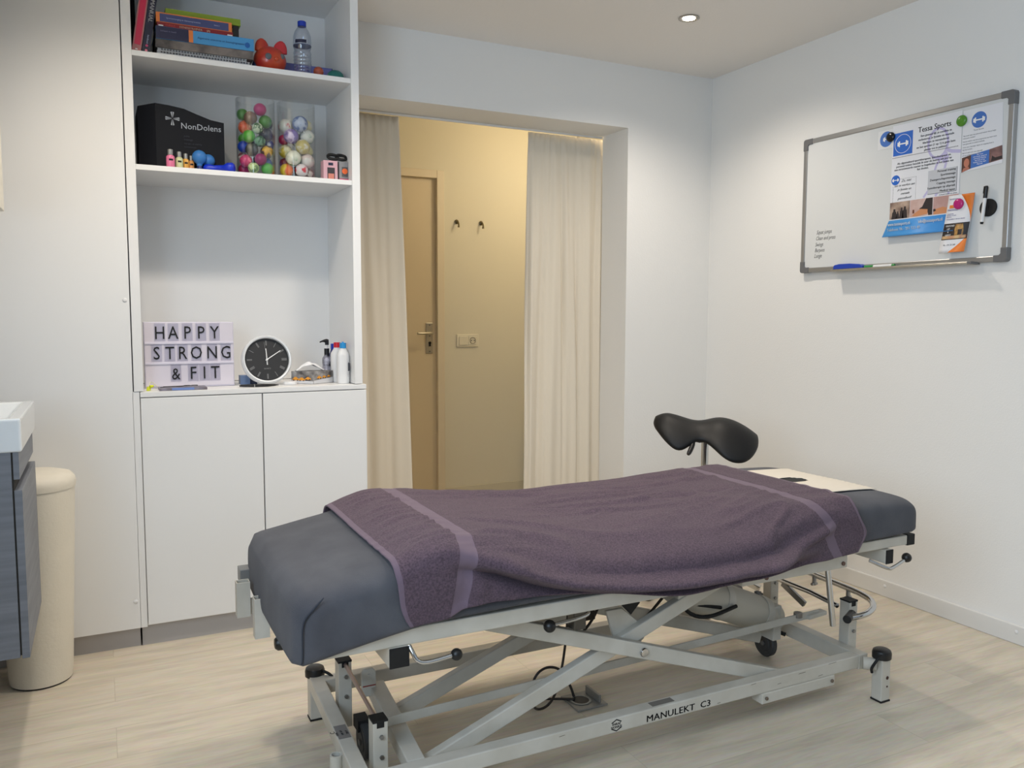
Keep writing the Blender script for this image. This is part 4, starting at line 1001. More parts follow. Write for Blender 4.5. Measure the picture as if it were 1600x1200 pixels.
# orange leaflet, hanging from the pink magnet with a free lower end
t = thing('leaflet', 'orange and white folded leaflet hanging from the pink magnet', 'leaflet'); t.location = WB @ Vector((.77, .25, .01))
OM = mat('leaflet_orange', rgb(232, 128, 46), .5)
def of(u, v): s = max(0, (.253-v)/.21); return WB @ Vector((u-.018*s**1.0, v, .008+.020*s**1.5))
def osheet(name, poly, m, lift):
    b = MB(); V = [b.bm.verts.new(of(u, v)+WB.to_3x3() @ Vector((0, 0, lift))) for u, v in poly]; b._f(V)
    o = b.build(name, m, t, fix=False); md = o.modifiers.new('thickness', 'SOLIDIFY'); md.thickness = .0004; md.offset = 0
b = MB(); N_ = 16
b.grid([[of(.7280+(.831-.7280)*j/4, .2535-(.2535-.0420)*i/N_) for j in range(5)] for i in range(N_+1)])
o = b.build('sheet', PAPER, t, True, angle=0); md = o.modifiers.new('thickness', 'SOLIDIFY'); md.thickness = .0008; md.offset = -1
def ostrip(name, f0, f1, v0, v1, m, lift=.0010, n=14):
    b = MB(); b.grid([[of(fu(v), v)+WB.to_3x3() @ Vector((0, 0, lift)) for fu in (f0, f1)] for v in [v1+(v0-v1)*i/n for i in range(n+1)]])
    o = b.build(name, m, t, True, angle=0, fix=False); md = o.modifiers.new('thickness', 'SOLIDIFY'); md.thickness = .0002; md.offset = 0
ostrip('orange_curve', lambda v: .831-.0525*max(0, min(1, (v-.150)/.1035))**1.6, lambda v: .831, .150, .2535, OM)
ostrip('orange_curve', lambda v: .831-.066*max(0, min(1, (.105-v)/.062))**1.3, lambda v: .831, .0422, .105, OM)
ostrip('photo', lambda v: .729, lambda v: .8305, .090, .150, mat('photo_black', rgb(36, 30, 30), .5), .0014)
ostrip('photo_figure', lambda v: .775+.10*abs(v-.128), lambda v: .812-.25*max(0, v-.12), .100, .146, mat('figure_gold', rgb(206, 160, 88), .5, col2=rgb(96, 62, 40), vscale=50), .0017)
ostrip('photo_figure', lambda v: .731, lambda v: .826, .0925, .104, mat('figure_gold2', rgb(190, 130, 100), .5, col2=rgb(210, 180, 130), vscale=40), .0018)
ostrip('photo_figure', lambda v: .790, lambda v: .8055, .106, .126, mat('figure_dark', rgb(44, 36, 38)), .002)
def oletters(name, lines, m):
    b = MB()
    for tx, x, y, s in lines:
        me = text_mesh(tx, s); p = of(x, y); q = of(x, y+.01); d = (q-p).normalized(); U = WB.to_3x3() @ Vector((1, 0, 0))
        d = (d-U*d.dot(U)).normalized(); F = frame(p+WB.to_3x3() @ Vector((0, 0, .0018)), U, d); b.mesh_in(me, F)
    b.build(name, m, t, fix=False)
oletters('photo_text', [('GEZOND', .737, .138, .0085), ('LIJF', .744, .127, .0085), ('&', .748, .116, .0085), ('GEEST', .741, .104, .0085)], INKW)
oletters('body_text', [('Fysiotherapie', .734, .238, .006), ('MASSAGE', .733, .1965, .0095), ('ontspanning', .734, .184, .0052), ('therapie en sport', .734, .178, .0052), ('blessures', .734, .172, .0052), ('www.praktijk.nl - bel voor afspraak', .734, .164, .0052)], mat('violet_ink', rgb(96, 92, 150)))
oletters('address_text', [('06 - 291 53 349', .742, .068, .0075), ('', .74, .05, .005)][:1], mat('panel_line', rgb(90, 92, 98)))
ostrip('orange_spot', lambda v: .738, lambda v: .758, .206, .218, OM, .0014, 4)
def magnet(u, v, r, w, m, lab, hh=.010, name='magnet', grp='round magnets on the whiteboard'):
    b = MB(); b.lathe([(r*.96, 0), (r, hh*.25), (r*.94, hh*.65), (r*.75, hh*.92), (r*.4, hh*1.0), (0, hh*1.02)], WB @ Vector((u, v, w)), WB.to_3x3() @ Vector((0, 0, 1)), 36)
    o = b.build(name, m, None, True, angle=0); tag(o, lab, 'magnet', grp)
magnet(.4575, .520, .0195, .0022, mat('magnet_black', rgb(16, 16, 20), .18), 'glossy black round magnet at the top left of the poster')
magnet(.7625, .5215, .0205, .0022, mat('magnet_green', rgb(82, 140, 44), .2), 'glossy green round magnet at the top right of the poster')
magnet(.7715, .2190, .0200, .0106, mat('magnet_pink', rgb(188, 34, 116), .2), 'glossy pink round magnet holding the orange leaflet')
t = thing('pen_holder', 'flat black magnetic disc holding a marker at the right of the board', 'pen holder'); t.location = WB @ Vector((.877, .194, 0))
b = MB(); b.lathe([(.0315, 0), (.0315, .005), (.030, .0065), (0, .0065)], WB @ Vector((.880, .194, .0002)), WB.to_3x3() @ Vector((0, 0, 1)), 44); b.build('disc', BLACKM, t, True)
wbox(MB(), .868, .884, .188, .201, .006, .010).build('clip', BLACKM, t)
t = thing('board_marker', 'white whiteboard marker with a black cap clipped upright to the black disc', 'marker'); t.location = WB @ Vector((.87, .2, .015))
a0, a1 = Vector((.867, .136, .0165)), Vector((.879, .270, .0165)); q = lambda s: WB @ a0.lerp(a1, s)
MB().cyl(q(.06), q(.70), .0060).build('barrel', WHITEPL, t, True)
MB().cyl(q(.68), q(.96), .0068).cyl(q(.96), q(1.0), .0068, .0045).build('cap', BLACKP, t, True)
MB().cyl(q(0), q(.06), .0048, .0060).build('end_plug', BLACKP, t, True)
cl = WB.to_3x3() @ Vector((-.004, 0, .006))
MB().bar(q(.80)+cl, q(.99)+cl, .004, .002, up=WB.to_3x3() @ Vector((0, 0, 1))).build('clip', BLACKP, t)

# ------------------------------------------------------------------ the treatment couch
couch = thing('treatment_couch', 'height-adjustable treatment couch, blue-grey cover on a worn white scissor-lift frame', 'treatment couch', (1.28, 1.98, 0))
WP = mat('worn_white_steel', rgb(206, 201, 190), .38, col2=rgb(192, 186, 173), vscale=9)
def part(name, b, m, bevel=.003, smooth=False, parent=None): return b.build(name, m, parent or couch, smooth, bevel)
NY0, NY1 = 1.700, 1.738        # near base rail
FYa, FYb = 2.245, 2.283        # far base rail
RZ0, RZ1 = .092, .132
part('base_rail', MB().box(.53, 2.03, NY0, NY1, RZ0, RZ1), WP)
part('base_rail', MB().box(.53, 2.03, FYa, FYb, RZ0, RZ1), WP)
# end beams (they reach out to the feet)
part('end_beam', MB().bar((.517, 2.300, .112), (.488, 1.66, .112), .038, .040), WP)
part('end_beam', MB().box(2.030, 2.068, 1.70, 2.30, .086, .132), WP)
def foot(x0, y0, zt, near):
    x1, y1 = x0+.037, y0+.037
    f = part('foot', MB().box(x0, x1, y0, y1, .004, zt), WP)
    sub(MB().box(x0-.001, x1+.001, y0-.001, y1+.001, 0, .005).build('foot_pad', BLACKM), f)
    cx, cy = (x0+x1)/2, (y0+y1)/2
    k = MB().lathe([(.024, zt-.006), (.0275, zt-.003), (.028, zt+.012), (.0255, zt+.020), (.020, zt+.0235), (0, zt+.024)], (cx, cy, 0), n=32).build('cap', BLACKP, None, True); sub(k, f)
    return f
f = foot(2.0595, 1.640, .136, True)
b = MB(); b.cyl((2.035, 1.690, .112), (2.062, 1.664, .112), .019, n=20); sub(b.build('stub', WP, None, True), f)
sub(MB().tube([(2.066, 1.645, .147), (2.045, 1.640, .146), (2.032, 1.645, .128), (2.030, 1.655, .108), (2.034, 1.655, .095)], .0042, 8, 2).build('strap', BLACKM, None, True), f)
for z in (.055, .028): sub(MB().cyl((2.083, 1.6405, z+.02), (2.083, 1.639, z+.02), .0055 if z > .05 else .003, n=12).build('paint_chip', mat('rust_chip', rgb(70, 48, 40), .8), None), f)
f = foot(.4985, 2.2845, .130, False)
sub(MB().tube([(.535, 2.28, .145), (.555, 2.27, .135), (.566, 2.25, .115)], .0042, 8, 2).build('strap', BLACKM, None, True), f)
foot(.4700, 1.640, .130, False); foot(2.0595, 2.2845, .136, False)
# lettering plate on the near rail
FB = FR_XZ(0, NY0-.0003, 0)
letters('model_lettering', [('MANULEKT  C3', 1.243, .0985, .0250)], FB @ Matrix.Translation((1.243, 0, 0)) @ Matrix.Diagonal((1.20, 1, 1, 1)) @ Matrix.Translation((-1.243, 0, 0)), INK, couch, bold=.00035, spacing=1.04)
b = MB()
hx, hz, r = 1.150, .112, .0165
for i in range(6):
    if i in (2, 5): continue
    a, c2 = PI/6+i*PI/3, PI/6+(i+1)*PI/3
    b.prism([(hx+r*1.15*cos(a), hz+r*sin(a)), (hx+r*1.15*cos(c2), hz+r*sin(c2)), (hx+(r-.003)*1.15*cos(c2), hz+(r-.003)*sin(c2)), (hx+(r-.003)*1.15*cos(a), hz+(r-.003)*sin(a))], FB, .0003)
b.build('maker_emblem', INK, couch)
letters('maker_lettering', [('ENRAF', hx, .1125, .0088), ('NONIUS', hx, .1045, .0088)], FB, INK, couch, align='CENTER', bold=.0002)
flat('type_plate', rect(-.036, .036, 0, .022), frame((1.305, 1.708, .1322), (1, 0, 0), (0, 1, 0)), .0006, mat('aged_plate', rgb(120, 116, 110), .5), couch)
for x, z, L in ((1.60, .126, .02), (1.78, .122, .03), (1.90, .128, .035), (1.70, .108, .015), (.98, .120, .018), (1.48, .098, .012), (1.86, .100, .02)):
    flat('paint_scratch', [(0, 0), (L, .0012), (L*.9, .0022), (L*.1, .0012)], FR_XZ(x, NY0-.0003, z), .0003, mat('scratch', rgb(96, 88, 78), .8), couch)
# step box under the near rail
part('pedal_box', MB().box(1.640, 1.925, NY0-.004, NY1, .062, .0925), WP, .002)
for x in (1.655, 1.912): part('bolt', MB().cyl((x, NY0-.0045, .078), (x, NY0-.009, .078), .0055, n=6), mat('aged_bolt', rgb(128, 116, 104), .4, .7), .0005)
# uprights with black plugs on the end beams
def upright(x0, y0, zb, zt, w=.036, dw=.038):
    p = part('upright', MB().box(x0, x0+w, y0, y0+dw, zb, zt), WP, .002)
    sub(MB().box(x0-.0005, x0+w+.0005, y0-.0005, y0+dw+.0005, zt-.001, zt+.004).box(x0+w*.25, x0+w*.75, y0-.0006, y0+.01, zt-.014, zt).build('plug', BLACKM), p)
    for z in (zb+(zt-zb)*.78, zb+(zt-zb)*.48): sub(MB().cyl((x0+w*.55, y0-.001, z), (x0+w*.55, y0-.006, z), .0055, n=6).build('bolt', STEEL), p)
    return p
upright(.537, 2.112, .050, .232); upright(.534, 1.790, .050, .214)
upright(2.068, 1.775, .086, .266); upright(2.068, 2.112, .086, .266)
part('tie_rod', MB().cyl((.556, 2.112, .225), (.552, 1.826, .206), .0052), mat('rosy_steel', rgb(170, 150, 142), .35, .6), 0, True)
# transport wheels
def wheel(x, y, z, r, side):
    w_ = part('castor_wheel', MB().lathe([(.010, -.012), (r*.55, -.012), (r*.6, -.009), (r*.92, -.011), (r, -.007), (r, .007), (r*.92, .011), (r*.6, .009), (r*.55, .012), (.010, .012)], (x, y, z), (1, 0, 0), 36), mat('wheel_rubber', rgb(58, 60, 62), .6), 0, True)
    sub(MB().cyl((x-.016, y, z), (x+.016, y, z), .008, n=16).build('hub', GREYP, None, True), w_)
    sub(MB().box(x-.016, x+.016, y+.005, y+.050, z+r*.5, z+r+.008).build('fork', BLACKM), w_)
wheel(.582, 2.028, .0465, .0465, 1); wheel(2.0, 2.06, .0465, .0465, 1)
# type plate and pipe socket on the left end beam
flat('type_plate', rect(-.0150, .0150, -.034, .034), frame((.500, 1.940, .1322), (cos(.05), -.045, 0), (.045, 1, 0)), .0006, mat('plate_alu', rgb(128, 128, 130), .4, .5), couch)
letters('plate_lettering', [('TYPE', -.012, .012, .008), ('NR 471', -.012, .0, .008), ('220 V', -.012, -.012, .008), ('C', .002, .018, .016)], frame((.500, 1.935, .1330), (0, 1, 0), (-1, 0, 0)), INK, couch)
b = MB(); b.lathe([(.0150, .060), (.0150, .118), (.0105, .118), (.0105, .085)], (.466, 1.868, 0), n=24); b.box(.475, .49, 1.860, 1.876, .075, .10)
part('pipe_socket', b, WP, 0, True)
# long control bar and lower cross tubes
part('control_bar', MB().bar((.560, 1.885, .160), (2.075, 1.905, .190), .006, .024), WP, .0015)
part('control_lever', MB().bar((2.02, 1.905, .185), (2.10, 1.905, .190), .03, .014), WP)
part('lever_pivot', MB().cyl((1.985, 1.905, .190), (1.985, 1.905, .205), .014, n=20), STEEL, 0, True)
# scissor arms
PX, PZ = 1.262, .269          # pivot
def arm(name, y, a, b_, w=.026, h=.046):
    return part(name, MB().bar((a[0], y, a[1]), (b_[0], y, b_[1]), w, h), WP, .003)
for y, tagy in ((1.785, 0), (2.05, 1)):
    arm('scissor_arm', y, (.66, .085), (1.575, .423), h=.040)
    arm('scissor_arm', y-.030, *(((.72, .455), (1.76, .100)) if not tagy else ((.80, .455), (1.93, .095))), h=.040)
bl = MB().lathe([(.0125, 0), (.0125, .003), (.0105, .006), (0, .0072)], (PX, 1.7415, PZ), (0, -1, 0), 28)
part('pivot_bolt', bl, CHROME, 0, True)
part('cross_tube', MB().bar((.645, 2.13, .135), (.622, 1.742, .110), .044, .040), WP)
p = part('roller_bracket', MB().prism([(-.020, -.02), (.020, -.02), (.020, .045), (.012, .055), (-.012, .055), (-.020, .045)], frame((.617, 2.110, .150), (1, 0, 0), (0, .1, 1)), .012), WP, .002)
sub(MB().cyl((.617, 2.108, .183), (.617, 2.102, .183), .009, n=20).build('bolt', STEEL, None, True), p)
sub(flat('red_stripe', rect(-.018, .018, -.0015, .0015), frame((.617, 2.0985, .160), (1, 0, 0), (0, .1, 1)), .0005, mat('red_stripe', rgb(150, 60, 50)), couch), p)
part('torsion_tube', MB().bar((1.238, 1.772, .395), (1.238, 2.212, .395), .040, .040, roll=PI/4), WP, .002)
part('end_plug', MB().bar((1.238, 1.7715, .395), (1.238, 1.769, .395), .041, .041, roll=PI/4), BLACKM, 0)
part('torsion_plate', MB().prism([(-.030, 0), (.020, .0), (.085, -.055), (.095, -.095), (.055, -.125), (.01, -.125)], frame((1.205, 1.802, .378), (1, 0, 0), (0, 0, 1)), .010), WP, .002)
part('torsion_plate', MB().prism([(-.030, 0), (.020, .0), (.085, -.055), (.095, -.095), (.055, -.125), (.01, -.125)], frame((1.205, 2.10, .378), (1, 0, 0), (0, 0, 1)), .010), WP, .002)
# lifting motor
ma, mb_ = Vector((1.47, 1.93, .372)), Vector((1.985, 2.01, .150)); md_ = (mb_-ma).normalized(); ML = (mb_-ma).length
MW = mat('motor_cream', rgb(196, 190, 176), .45)
mo = part('lift_motor', MB().lathe([(0, .02), (.030, .02), (.052, .045), (.058, .07), (.058, ML-.07), (.050, ML-.045), (.050, ML-.012), (.0, ML-.012)], ma, md_, 40), MW, 0, True)
for s in (.255, ML-.10): sub(MB().lathe([(.0595, -.016), (.0605, -.016), (.0605, .016), (.0595, .016)], ma+md_*s, md_, 40).build('clamp_band', WP, None, True), mo)
for s in (.255, ML-.10): sub(MB().box(-.006, .006, -.006, .006, .055, .072, Matrix.Translation(ma+md_*s)).build('clamp_screw', GREYP), mo)
sub(MB().cyl(ma-md_*.02, ma+md_*.03, .016).build('piston_rod', CHROME, None, True), mo)
part('motor_bracket', MB().box(1.93, 1.965, 1.955, 2.045, .10, .215), WP)
part('cross_tube', MB().box(1.40, 1.44, 1.775, 2.21, .36, .40), WP)
# upper frame
UZ0, UZ1 = .438, .476
part('bed_rail', MB().box(.385, 1.62, 1.672, 1.702, UZ0, UZ1), WP)
part('bed_rail', MB().box(.385, 1.62, 2.238, 2.268, UZ0, UZ1), WP)
for y0 in (1.684, 2.230): part('sub_rail', MB().box(1.545, 1.947, y0, y0+.026, .4215, .459), WP)
for x in (1.630, 1.928): part('bolt', MB().cyl((x, 1.6838, .436), (x, 1.680, .436), .0062, n=14), mat('rusty_bolt', rgb(112, 88, 78), .5, .5), 0, True)
for y0 in (1.674, 2.238):
    p = part('head_rail', MB().box(1.62, 2.190, y0, y0+.030, .462, .492), WP)
    sub(MB().box(2.190, 2.2235, y0-.001, y0+.031, .459, .493).build('plug', BLACKM, bevel=.002), p)
for x in (.385, 1.10, 1.60): part('cross_member', MB().box(x, x+.035, 1.702, 2.238, UZ0+.002, UZ1-.002), WP)
part('cross_member', MB().box(2.10, 2.13, 1.704, 2.238, .464, .490), WP)
part('upper_post', MB().box(1.628, 1.664, 2.212, 2.238, .30, .424), WP)
for z in (.395, .345): part('bolt', MB().cyl((1.648, 2.2115, z), (1.648, 2.207, z), .005, n=12), mat('rusty_bolt', rgb(112, 88, 78), .5, .5), 0, True)
# under-bed lever tubes
def lever(x0, x1, yn, z0, z1, pts, ball, rb=.0135, cross=True):
    p = part('lever_tube', MB().box(x0, x1, yn, 2.235, z0, z1), WP)
    sub(MB().box(x0-.0005, x1+.0005, yn-.0022, yn+.001, z0-.0005, z1+.0005).build('plug', BLACKM, bevel=.002), p)
    l = part('lever', MB().tube(pts, .0052, 12, 2), CHROME, 0, True)
    sub(MB().sphere(ball, rb, 20).build('ball_knob', BLACKP, None, True), l)
lever(.536, .581, 1.668, .393, .438, [(.583, 1.674, .436), (.587, 1.664, .424), (.596, 1.655, .403), (.620, 1.650, .399), (.677, 1.645, .408)], (.684, 1.645, .408))
lever(2.085, 2.115, 1.664, .418, .460, [(2.045, 1.690, .428), (2.085, 1.655, .406), (2.10, 1.653, .406), (2.150, 1.653, .424)], (2.163, 1.653, .431), .0145)
l = part('lever', MB().tube([(1.052, 1.80, .430), (1.066, 1.70, .428), (1.050, 1.690, .420), (.960, 1.690, .414)], .0050, 12, 2), CHROME, 0, True)
sub(MB().sphere((.946, 1.690, .412), .0155, 20).build('ball_knob', BLACKP, None, True), l)
part('latch_block', MB().box(1.030, 1.066, 1.715, 1.75, .375, .438), mat('latch_steel', rgb(90, 88, 84), .35, .8), .004)
part('rail_lug', MB().box(.735, .790, 2.10, 2.115, .335, .395), WP)
part('bolt', MB().cyl((.764, 2.0995, .365), (.764, 2.094, .365), .010, n=20), STEEL, 0, True)
# handset hanging on its cable below the bed
part('handset', MB().prism([(-.012, 0), (.012, 0), (.017, -.085), (-.020, -.085)], frame((1.155, 1.86, .425), (1, 0, 0), (0, 0, 1)), .022), mat('handset_dark', rgb(52, 44, 36), .6), .004)
# chrome swing rod and U-shaped foot bar
part('swing_rod', MB().cyl((1.925, 1.74, .424), (1.953, 1.735, .226), .0088), CHROME, 0, True)
zf = .268
b = MB(); b.tube([(2.035, 2.16, zf), (2.030, 1.90, zf), (2.020, 1.78, zf-.005)], .0078, 12)
b.tube([(2.185, 2.10, zf), (2.172, 1.86, zf), (2.168, 1.815, zf-.002), (2.160, 1.770, zf-.006), (2.13, 1.735, zf-.014), (2.085, 1.725, zf-.026), (2.03, 1.745, zf-.036)], .0098, 14, 2)
part('foot_bar', b, CHROME, 0, True)
part('foot_bar_roller', MB().cyl((2.012, 1.735, .2345), (2.066, 1.762, .236), .0128, n=24), BLACKP, .002, True)
for x, y in ((2.176, 2.02), (2.170, 1.87)): part('bar_bracket', MB().cyl((x, y, zf-.004), (x, y, zf-.034), .007, n=16).cyl((x-.012, y, zf-.030), (x+.012, y, zf-.030), .005, n=12), STEEL, 0, True)
part('hinge_link', MB().bar((2.03, 2.02, .262), (2.04, 1.93, .215), .012, .02), STEEL, .002)
# open tube sockets at the foot end
def sock(x0, y0, zt, h, w=.033, d=.030):
    b = MB(); t_ = .0025
    x1, y1, zb_ = x0+w, y0+d, zt-h
    b.box(x0, x1, y0, y0+t_, zb_, zt).box(x0, x1, y1-t_, y1, zb_, zt).box(x0, x0+t_, y0+t_, y1-t_, zb_, zt).box(x1-t_, x1, y0+t_, y1-t_, zb_, zt).box(x0+t_, x1-t_, y0+t_, y1-t_, zb_, zb_+.003)
    part('tube_socket', b, WP, .0006)
sock(.283, 2.115, .487, .090); sock(.312, 2.030, .468, .100, .036)
part('socket_plate', MB().box(.3465, .354, 1.99, 2.20, .395, .47).box(.31, .352, 2.122, 2.136, .40, .44).box(.345, .39, 2.02, 2.05, .40, .46), WP)
part('hinge_box', MB().box(.306, .36, 2.215, 2.262, .452, .490).box(.33, .362, 2.175, 2.214, .445, .475), mat('bracket_grey', rgb(138, 138, 136), .4, .3), .002)
k = MB().lathe([(.0, 0), (.014, .0), (.017, .006), (.016, .020), (.011, .026), (0, .027)], (.355, 1.865, .415), (-1, 0, 0), 22); part('clamp_knob', k, BLACKP, 0, True)

# upholstery ---------------------------------------------------------------
MY0, MY1 = 1.652, 2.283
TX = [.33, .38, .48, .55, .604, .66, .732, .84, 1.0, 1.133, 1.294, 1.464, 1.617, 1.78, 1.92, 2.067, 2.16, 2.222]
TZ = [.583, .591, .610, .624, .643, .655, .652, .638, .620, .610, .612, .612, .617, .624, .624, .620, .614, .603]
BX = [.33, .45, .55, .65, .97, 1.3, 1.9, 2.222]
BZ = [.424, .448, .463, .474, .482, .482, .489, .500]
def topz(x): return catmull(TX, TZ, x)
def botz(x): return catmull(BX, BZ, x)
def sect(x, n=72, grow=0, inset=0, sq=0):
    """closed cross-section of the upholstery at x, counter-clockwise from the near bottom"""
    zt, zb = topz(x)+grow, botz(x)-0
    y0, y1 = MY0-grow+inset, MY1+grow-inset
    hy, hz = (y1-y0)/2, (zt-zb)/2; cy, cz = (y0+y1)/2, (zt+zb)/2
    out = []
    for i in range(n):
        a = 2*PI*i/n-PI/2-PI/4
        ca, sa = cos(a), sin(a)
        e = 2/9.0
        y = cy+hy*math.copysign(abs(ca)**e, ca); z = cz+hz*math.copysign(abs(sa)**(2/3.4 if sa > 0 else 2/12), sa)
        out.append(Vector((x, y, z)))
    return out
COVER = mat('couch_cover', rgb(84, 85, 91), .95, bump=.6, bscale=700, sheen=.06, col2=rgb(68, 69, 76), vscale=7)
b = MB(); rows = []
NS = 110
for i in range(NS+1):
    s = i/NS; x = .333+(2.222-.333)*s
    dL, dR = x-.333, 2.222-x
    k = 1.0
    e = .030
    ins = 0; sx = x
    if dL < e: q = 1-dL/e; ins = e*(1-math.sqrt(max(0, 1-q*q)))*.8
    if dR < .040: q = 1-dR/.040; ins = .040*(1-math.sqrt(max(0, 1-q*q)))*.8
    P = sect(x, 96)
    cz = (topz(x)+botz(x))/2
    R = []
    for p in P:
        y = p.y+(ins if p.y < 1.967 else -ins); z = p.z-(ins*(1.0 if p.z > cz else -.2))
        mm = math.exp(-((x-1.27)/.45)**4)
        if z > cz: z -= mm*.035*max(0, (1.84-y)/.19)**2
        if p.y < 1.80: y += .030*max(0, min(1, (z-.505)/.03))*max(0, min(1, (x-.68)/.06))*max(0, min(1, (1.82-x)/.06))
        # creases by the foot corner
        f = math.exp(-((x-.40)/.045)**2-((z-.535)/.05)**2) if p.y < 1.70 else 0
        y += .006*f*sin((x-.40)*60)
        y += .004*noise.noise(Vector((x*3, z*6, 1.5)))
        z += .0025*noise.noise(Vector((x*6, p.y*6, 3.1)))
        R.append(Vector((x, y, z)))
    rows.append(R)
V = b.grid(rows, True)
# rounded end faces
def endcap(b, ring, x_off):
    cen = sum((v.co for v in ring), Vector())/len(ring); prev = ring
    for k_, f in ((.35, .93), (.75, .75), (1, .45)):
        cur = [b.bm.verts.new(Vector((cen.x+x_off*k_, cen.y+(v.co.y-cen.y)*f, cen.z+(v.co.z-cen.z)*f))) for v in ring]
        n = len(cur)
        for i in range(n): b._f([prev[i], prev[(i+1) % n], cur[(i+1) % n], cur[i]])
        prev = cur
    b._f(prev)
endcap(b, V[0], -.007); endcap(b, V[-1], .006)
up = b.build('upholstery_cover', COVER, couch, True, angle=0)
SEAM = mat('seam_dark', rgb(48, 52, 62), .9)
pts = [(.345, 1.656, .445), (.347, 1.6535, .46), (.346, 1.651, .50), (.347, 1.651, .525), (.352, 1.6500, .543), (.370, 1.6500, .560), (.392, 1.6525, .580)]
sub(MB().tube([(x, y, z) for x, y, z in pts], [.0016, .0016, .0016, .0018, .0022, .0026, .0008], 8, 2).build('seam', SEAM, None, True), up)

# paper face cover
PAP = mat('ribbed_paper', rgb(222, 214, 200), .85, bump=.3, bscale=300)
b = MB(); rows = []
for i in range(61):
    x = 1.915+(2.175-1.915)*i/60; row = []
    for j in range(41):
        y = 1.775+(2.150-1.775)*j/40+.03*(x-2.0)
        z = topz(min(x, 2.222)) + .0025 + .0009*sin(y*2*PI/.0155) + .0025*noise.noise(Vector((x*6, y*6, 3.1)))
        dR = 2.222-x
        if dR < .03: q = 1-max(0, dR)/.03; z -= .022*(1-math.sqrt(max(0, 1-min(1, q)**2)))
        # stay over the rounded long edge
        yy = (y-1.9675)/.3155
        z -= .153*0 + (0 if abs(yy) < .6 else 0)
        row.append(Vector((x, y, z+.0025)))
    rows.append(row)
V = b.grid(rows)
hx_, hy_ = 2.003, 1.962
kill = [f for f in b.bm.faces if ((f.calc_center_median().x-hx_)/.050)**2+((f.calc_center_median().y-hy_)/.040)**2 < 1]
bmesh.ops.delete(b.bm, geom=kill, context='FACES')
o = b.build('paper_face_cover', PAP, None, True, angle=0)
md2 = o.modifiers.new('thickness', 'SOLIDIFY'); md2.thickness = .001; md2.offset = 0
tag(o, 'cream ribbed paper strip with a face slot on the head end of the couch', 'paper cover')
MB().prism([(.044*cos(2*PI*i/32), .034*sin(2*PI*i/32)) for i in range(32)], T(hx_, hy_, topz(hx_)-.0015), .0052).build('face_hole', BLACKM, couch, True)

# towel ---------------------------------------------------------------------
TOW = mat('mauve_terry', rgb(96, 78, 90), .98, bump=1.0, bscale=420, sheen=.05, col2=rgb(70, 56, 67), vscale=240)
BAND = mat('mauve_band', rgb(106, 90, 104), .92, bump=.3, bscale=900, sheen=.06)
# hem height on the near side as a function of x at the near side
HX = [.57, .66, .70, .75, .814, .95, 1.073, 1.265, 1.473, 1.584, 1.75, 1.89, 1.99]
HZ = [.487, .494, .510, .518, .518, .505, .488, .462, .461, .463, .471, .479, .486]
def hemz(x): return catmull(HX, HZ, x)
ZRX = [.62, .70, .78, .91, 1.07, 1.25, 1.45, 1.62]
ZRZ = [.640, .618, .594, .545, .510, .494, .492, .50]
def side_pt(x, q):
    """q 0 far hem .. 1 near hem; returns point and outward normal"""
    zt = topz(x)+.007; r = .050; y0, y1 = MY0-.008, MY1+.008
    zf_ = zt-.115; zn = hemz(x)
    mm = math.exp(-((x-1.27)/.42)**4); ry = r+.15*mm; rz = r+.025*mm; y0 -= .010*mm
    segs = [(zt-r)-zf_, PI/2*r, (y1-y0)-r-ry, PI/2*r, max(.01, (zt-rz)-zn)]
    # fixed shares so the grid stays tidy
    sh = [.08, .08, .44, .18, .22]; acc = 0
    for k, w_ in enumerate(sh):
        if q <= acc+w_+1e-9 or k == 4: t_ = (q-acc)/w_; break
        acc += w_
    if k == 0: return Vector((x, y1, zf_+segs[0]*t_)), Vector((0, 1, 0)), k, t_
    if k == 1: a = t_*PI/2; return Vector((x, y1-r+r*cos(a), zt-r+r*sin(a))), Vector((0, cos(a), sin(a))), k, t_
    if k == 2: return Vector((x, y1-r-segs[2]*t_, zt)), Vector((0, 0, 1)), k, t_
    if k == 3: a = t_*PI/2; return Vector((x, y0+ry-ry*sin(a), zt-rz+rz*cos(a))), Vector((0, -sin(a)*rz, cos(a)*ry)).normalized(), k, t_
    return Vector((x, y0, zt-rz-segs[4]*t_)), Vector((0, -1, 0)), k, t_
def G(v, c, w): return math.exp(-((v-c)/w)**2)
def edgeL(q): return .545+.003*sin(q*9)+(.010*max(0, q-.72)/.28+.020*max(0, (q-.86)/.14)**2)-.006*max(0, .5-q)
def edgeR(q): return 1.930+.008*sin(q*5) + .042*G(q, .89, .10)
NX, NQ = 330, 160
rows = []; mi = []
SK = (0, 36/NX, 48/NX, 282/NX, 294/NX, 1)
def xmap(s, xl, xr, c1, c2):
    XK = (xl, c1-.021, c1+.021, c2-.019, c2+.019, xr)
    for k in range(5):
        if s <= SK[k+1]+1e-9: break
    t_ = (s-SK[k])/(SK[k+1]-SK[k]); return XK[k]+(XK[k+1]-XK[k])*t_
